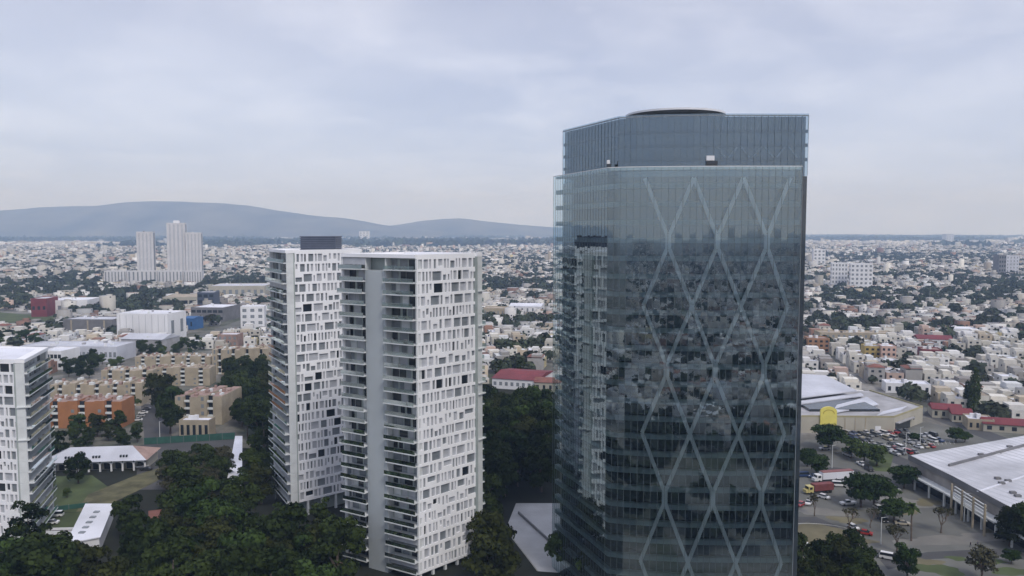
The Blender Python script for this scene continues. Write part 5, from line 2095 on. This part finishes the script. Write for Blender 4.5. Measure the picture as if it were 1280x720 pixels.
def city_mesh(name, H, hmin, hmax, fill, windows, tall=.02):
    n = len(H)
    w_ = H[:, 2] * rng.uniform(fill[0], fill[1], n) / 2
    d_ = H[:, 3] * rng.uniform(fill[0] - .1, fill[1] - .1, n) / 2
    big_ = rng.choice([.7, 1, 1, 1.45], n)
    w_, d_ = w_ * big_, d_ * np.where(big_ > 1.2, 1.0, big_)
    h = rng.choice([3.2, 6.0, 6.2, 8.8], n, p=[.35, .3, .25, .1]) * rng.uniform(hmin, hmax, n)
    tl = rng.random(n) < tall
    h[tl] *= rng.uniform(1.5, 2.4, tl.sum())
    wc = PAL[rng.choice(len(PAL), n, p=PW / PW.sum())] * rng.uniform(.5, 1.0, (n, 1))
    rc = ROOFP[rng.choice(len(ROOFP), n, p=RW / RW.sum())] * rng.uniform(.45, 1.0, (n, 1))
    ang = H[:, 4]
    Vs, Fs, Cs = [], [], []
    cnt = 0

    def boxes(cx_, cy_, ang, w_, d_, z0, z1, ox, oy, wcol, rcol):
        nonlocal cnt
        n = len(cx_)
        if n == 0: return
        sx = np.array([-1, 1, 1, -1, -1, 1, 1, -1])
        sy = np.array([-1, -1, 1, 1, -1, -1, 1, 1])
        lx = ox[:, None] + sx[None] * w_[:, None]
        ly = oy[:, None] + sy[None] * d_[:, None]
        X = cx_[:, None] + lx * np.cos(ang)[:, None] - ly * np.sin(ang)[:, None]
        Y = cy_[:, None] + lx * np.sin(ang)[:, None] + ly * np.cos(ang)[:, None]
        Z = np.where(np.arange(8)[None] < 4, z0[:, None], z1[:, None])
        Vs.append(np.stack([X, Y, Z], -1).reshape(-1, 3))
        f = np.array([(4, 5, 6, 7), (0, 1, 5, 4), (1, 2, 6, 5), (2, 3, 7, 6), (3, 0, 4, 7)])
        Fs.append((cnt + np.arange(n)[:, None, None] * 8 + f[None]).reshape(-1, 4))
        c_ = np.repeat(wcol[:, None, :], 5, 1)
        c_[:, 0] = rcol
        Cs.append(c_.reshape(-1, 3))
        cnt += n * 8
    z = np.zeros(n)
    boxes(H[:, 0], H[:, 1], ang, w_, d_, z, h, z, z, wc, rc)
    m = rng.random(n) < .45
    k = m.sum()
    boxes(H[m, 0], H[m, 1], ang[m], w_[m] * .45, d_[m] * .4, h[m], h[m] + rng.uniform(1.2, 2.8, k), w_[m] * rng.uniform(-.4, .4, k), d_[m] * rng.uniform(-.4, .4, k), wc[m] * .95, rc[m])
    if windows:
        dk = np.tile(np.array([[.03, .035, .045]]), (n, 1))
        for ox in (-.5, .45):
            for lv in (0, 1):
                mm = h > 3.1 + lv * 2.8
                q = mm.sum()
                zz = np.full(q, .9 + lv * 2.9)
                boxes(H[mm, 0], H[mm, 1], ang[mm], np.full(q, .75), np.full(q, .06), zz, zz + 1.3, w_[mm] * ox, -d_[mm], dk[mm], dk[mm])
        mm = h > 3.1
        q = mm.sum()
        zz = h[mm] - 2
        boxes(H[mm, 0], H[mm, 1], ang[mm], np.full(q, .06), np.full(q, .9), zz, zz + 1.2, -w_[mm], z[mm], dk[mm], dk[mm])
        boxes(H[mm, 0], H[mm, 1], ang[mm], np.full(q, .06), np.full(q, .9), zz, zz + 1.2, w_[mm], z[mm], dk[mm], dk[mm])
        m = rng.random(n) < .5
        k = m.sum()
        tk = np.full(k, .55)
        boxes(H[m, 0], H[m, 1], ang[m], tk, tk, h[m] + .02, h[m] + 1.2, w_[m] * .7, d_[m] * .7, np.full((k, 3), .05), np.full((k, 3), .06))
    o = npmesh(name, np.concatenate(Vs), np.concatenate(Fs), M['cityv'], np.concatenate(Cs))
    return tag(o, kind='stuff')


city_mesh('town_houses', HS, .85, 1.15, (.78, 1.0), True)
city_mesh('distant_houses', FH_, 1.0, 1.6, (.6, 1.0), False, .03)
city_mesh('distant_buildings', VH, 1.1, 2.2, (.5, 1.0), False, .06)
city_mesh('mirrored_town_houses', BH, .9, 1.3, (.7, 1.0), True, .02)


# far trees: clusters of leaf clumps
def tree_stuff(name, X, Y, rad, hgt, ncard, seed, dark=1.0):
    rs = np.random.default_rng(seed)
    n = len(X)
    d = rs.normal(size=(n, ncard, 3))
    d[:, :, 2] = np.abs(d[:, :, 2]) * .9 - .15
    d /= np.linalg.norm(d, axis=2)[:, :, None]
    lump = rs.uniform(.7, 1.1, (n, ncard, 1))
    P = d * lump * np.stack([rad, rad, hgt * .5], -1)[:, None, :]
    P[:, :, 2] += hgt[:, None] * .5
    P[:, :, 0] += X[:, None]
    P[:, :, 1] += Y[:, None]
    nn = d + rs.normal(size=d.shape) * .45
    nn /= np.linalg.norm(nn, axis=2)[:, :, None]
    t = np.cross(nn, rs.normal(size=d.shape))
    t /= np.linalg.norm(t, axis=2)[:, :, None]
    u = np.cross(nn, t)
    sz = (rad * 3.3 / math.sqrt(ncard))[:, None, None] * rs.uniform(.6, 1.25, (n, ncard, 1))
    V = np.stack([P - t * sz - u * sz * .5, P + t * sz * .3 - u * sz * .8, P + t * sz + u * sz * .4, P - t * sz * .4 + u * sz * .8], 2).reshape(-1, 3)
    F = np.arange(n * ncard * 4).reshape(-1, 4)
    base = np.array([.024, .036, .019])[None, None] * rs.uniform(.6, 1.7, (n, 1, 1)) * rs.uniform(.7, 1.4, (n, ncard, 1)) * dark
    base = base * np.array([1, 1, 1])[None, None] + rs.uniform(0, .012, (n, 1, 1)) * np.array([1, .7, .2])
    o = npmesh(name, V, F, M['treev'], base.reshape(-1, 3))
    return tag(o, 'dark green trees scattered in belts and gardens across the far town' if 'mirror' not in name else None, None, None, 'stuff')


NT = NEAR[tree_m]
# one or two trees per tree plot, plus street trees among the houses
rep = np.repeat(NT, 2, axis=0)
tx = rep[:, 0] + rng.uniform(-6, 6, len(rep))
ty = rep[:, 1] + rng.uniform(-7, 7, len(rep))
sm = rng.random(len(HALL)) < .5
HA = HALL[sm]
sa, sb = rng.uniform(-5, 5, len(HA)), rng.choice([-8.2, 8.2], len(HA))
tx = np.concatenate([tx, HA[:, 0] + sa * np.cos(HA[:, 4]) - sb * np.sin(HA[:, 4])])
ty = np.concatenate([ty, HA[:, 1] + sa * np.sin(HA[:, 4]) + sb * np.cos(HA[:, 4])])
rad_ = np.concatenate([rng.uniform(2.6, 5.6, len(rep)), rng.uniform(1.6, 3.4, len(HA))])
ok = ~occupied(tx, ty) & ~inzones(tx, ty, [CLEAR[0], CLEAR[2]])
tx, ty, rad_ = tx[ok], ty[ok], rad_[ok]
tree_stuff('town_trees', tx, ty, rad_, rad_ * rng.uniform(1.7, 2.4, len(tx)), 70, 3)
rep = np.repeat(FT_, 1, axis=0)
tx = np.concatenate([rep[:, 0] + rng.uniform(-8, 8, len(rep)), FH_[::4, 0] + 9])
ty = np.concatenate([rep[:, 1] + rng.uniform(-8, 8, len(rep)), FH_[::4, 1] - 10])
tree_stuff('distant_trees', tx, ty, rng.uniform(4, 8, len(tx)), rng.uniform(5, 10, len(tx)), 14, 4)
nv = 16000
vy = np.sqrt(rng.uniform(4400 ** 2, 11800 ** 2, nv))
vx = rng.uniform(-.7, .7, nv) * vy
keep = lownoise(vx, vy, .0025, 25) > .05
vx, vy = vx[keep], vy[keep]
tree_stuff('distant_woods', vx, vy, rng.uniform(14, 38, len(vx)), rng.uniform(7, 12, len(vx)), 10, 5)
rep = np.repeat(BT, 2, axis=0)
mx_ = np.concatenate([rep[:, 0] + rng.uniform(-6, 6, len(rep)), BH[::4, 0] + 7])
my_ = np.concatenate([rep[:, 1] + rng.uniform(-6, 6, len(rep)), BH[::4, 1] - 8])
# near ground in front of the tower
nx_ = rng.uniform(-90, 110, 420)
ny_ = rng.uniform(-20, 160, 420)
kp = (lownoise(nx_, ny_, .04, 77) > -.1) & (np.hypot(nx_, ny_) > 12) & (rng.random(420) < .55)
mx_, my_ = np.concatenate([mx_, nx_[kp]]), np.concatenate([my_, ny_[kp]])
tree_stuff('mirrored_trees', mx_, my_, rng.uniform(2.6, 5.5, len(mx_)), rng.uniform(5, 11, len(mx_)), 60, 6)
# roads and big roofs mirrored in the glass
patch('road', [(-200, 40), (400, 10), (400, -4), (-200, 26)], M['asphalt_old'], .006, world=True)
patch('road', [(60, 30), (74, 30), (330, -900), (310, -900)], M['asphalt_old'], .009, world=True)
patch('parking_lot', [(20, 60), (105, 55), (110, 130), (40, 150)], M['asphalt_old'], .004, world=True)

# prototypes never placed were removed above; every car kind was used
index_kids()
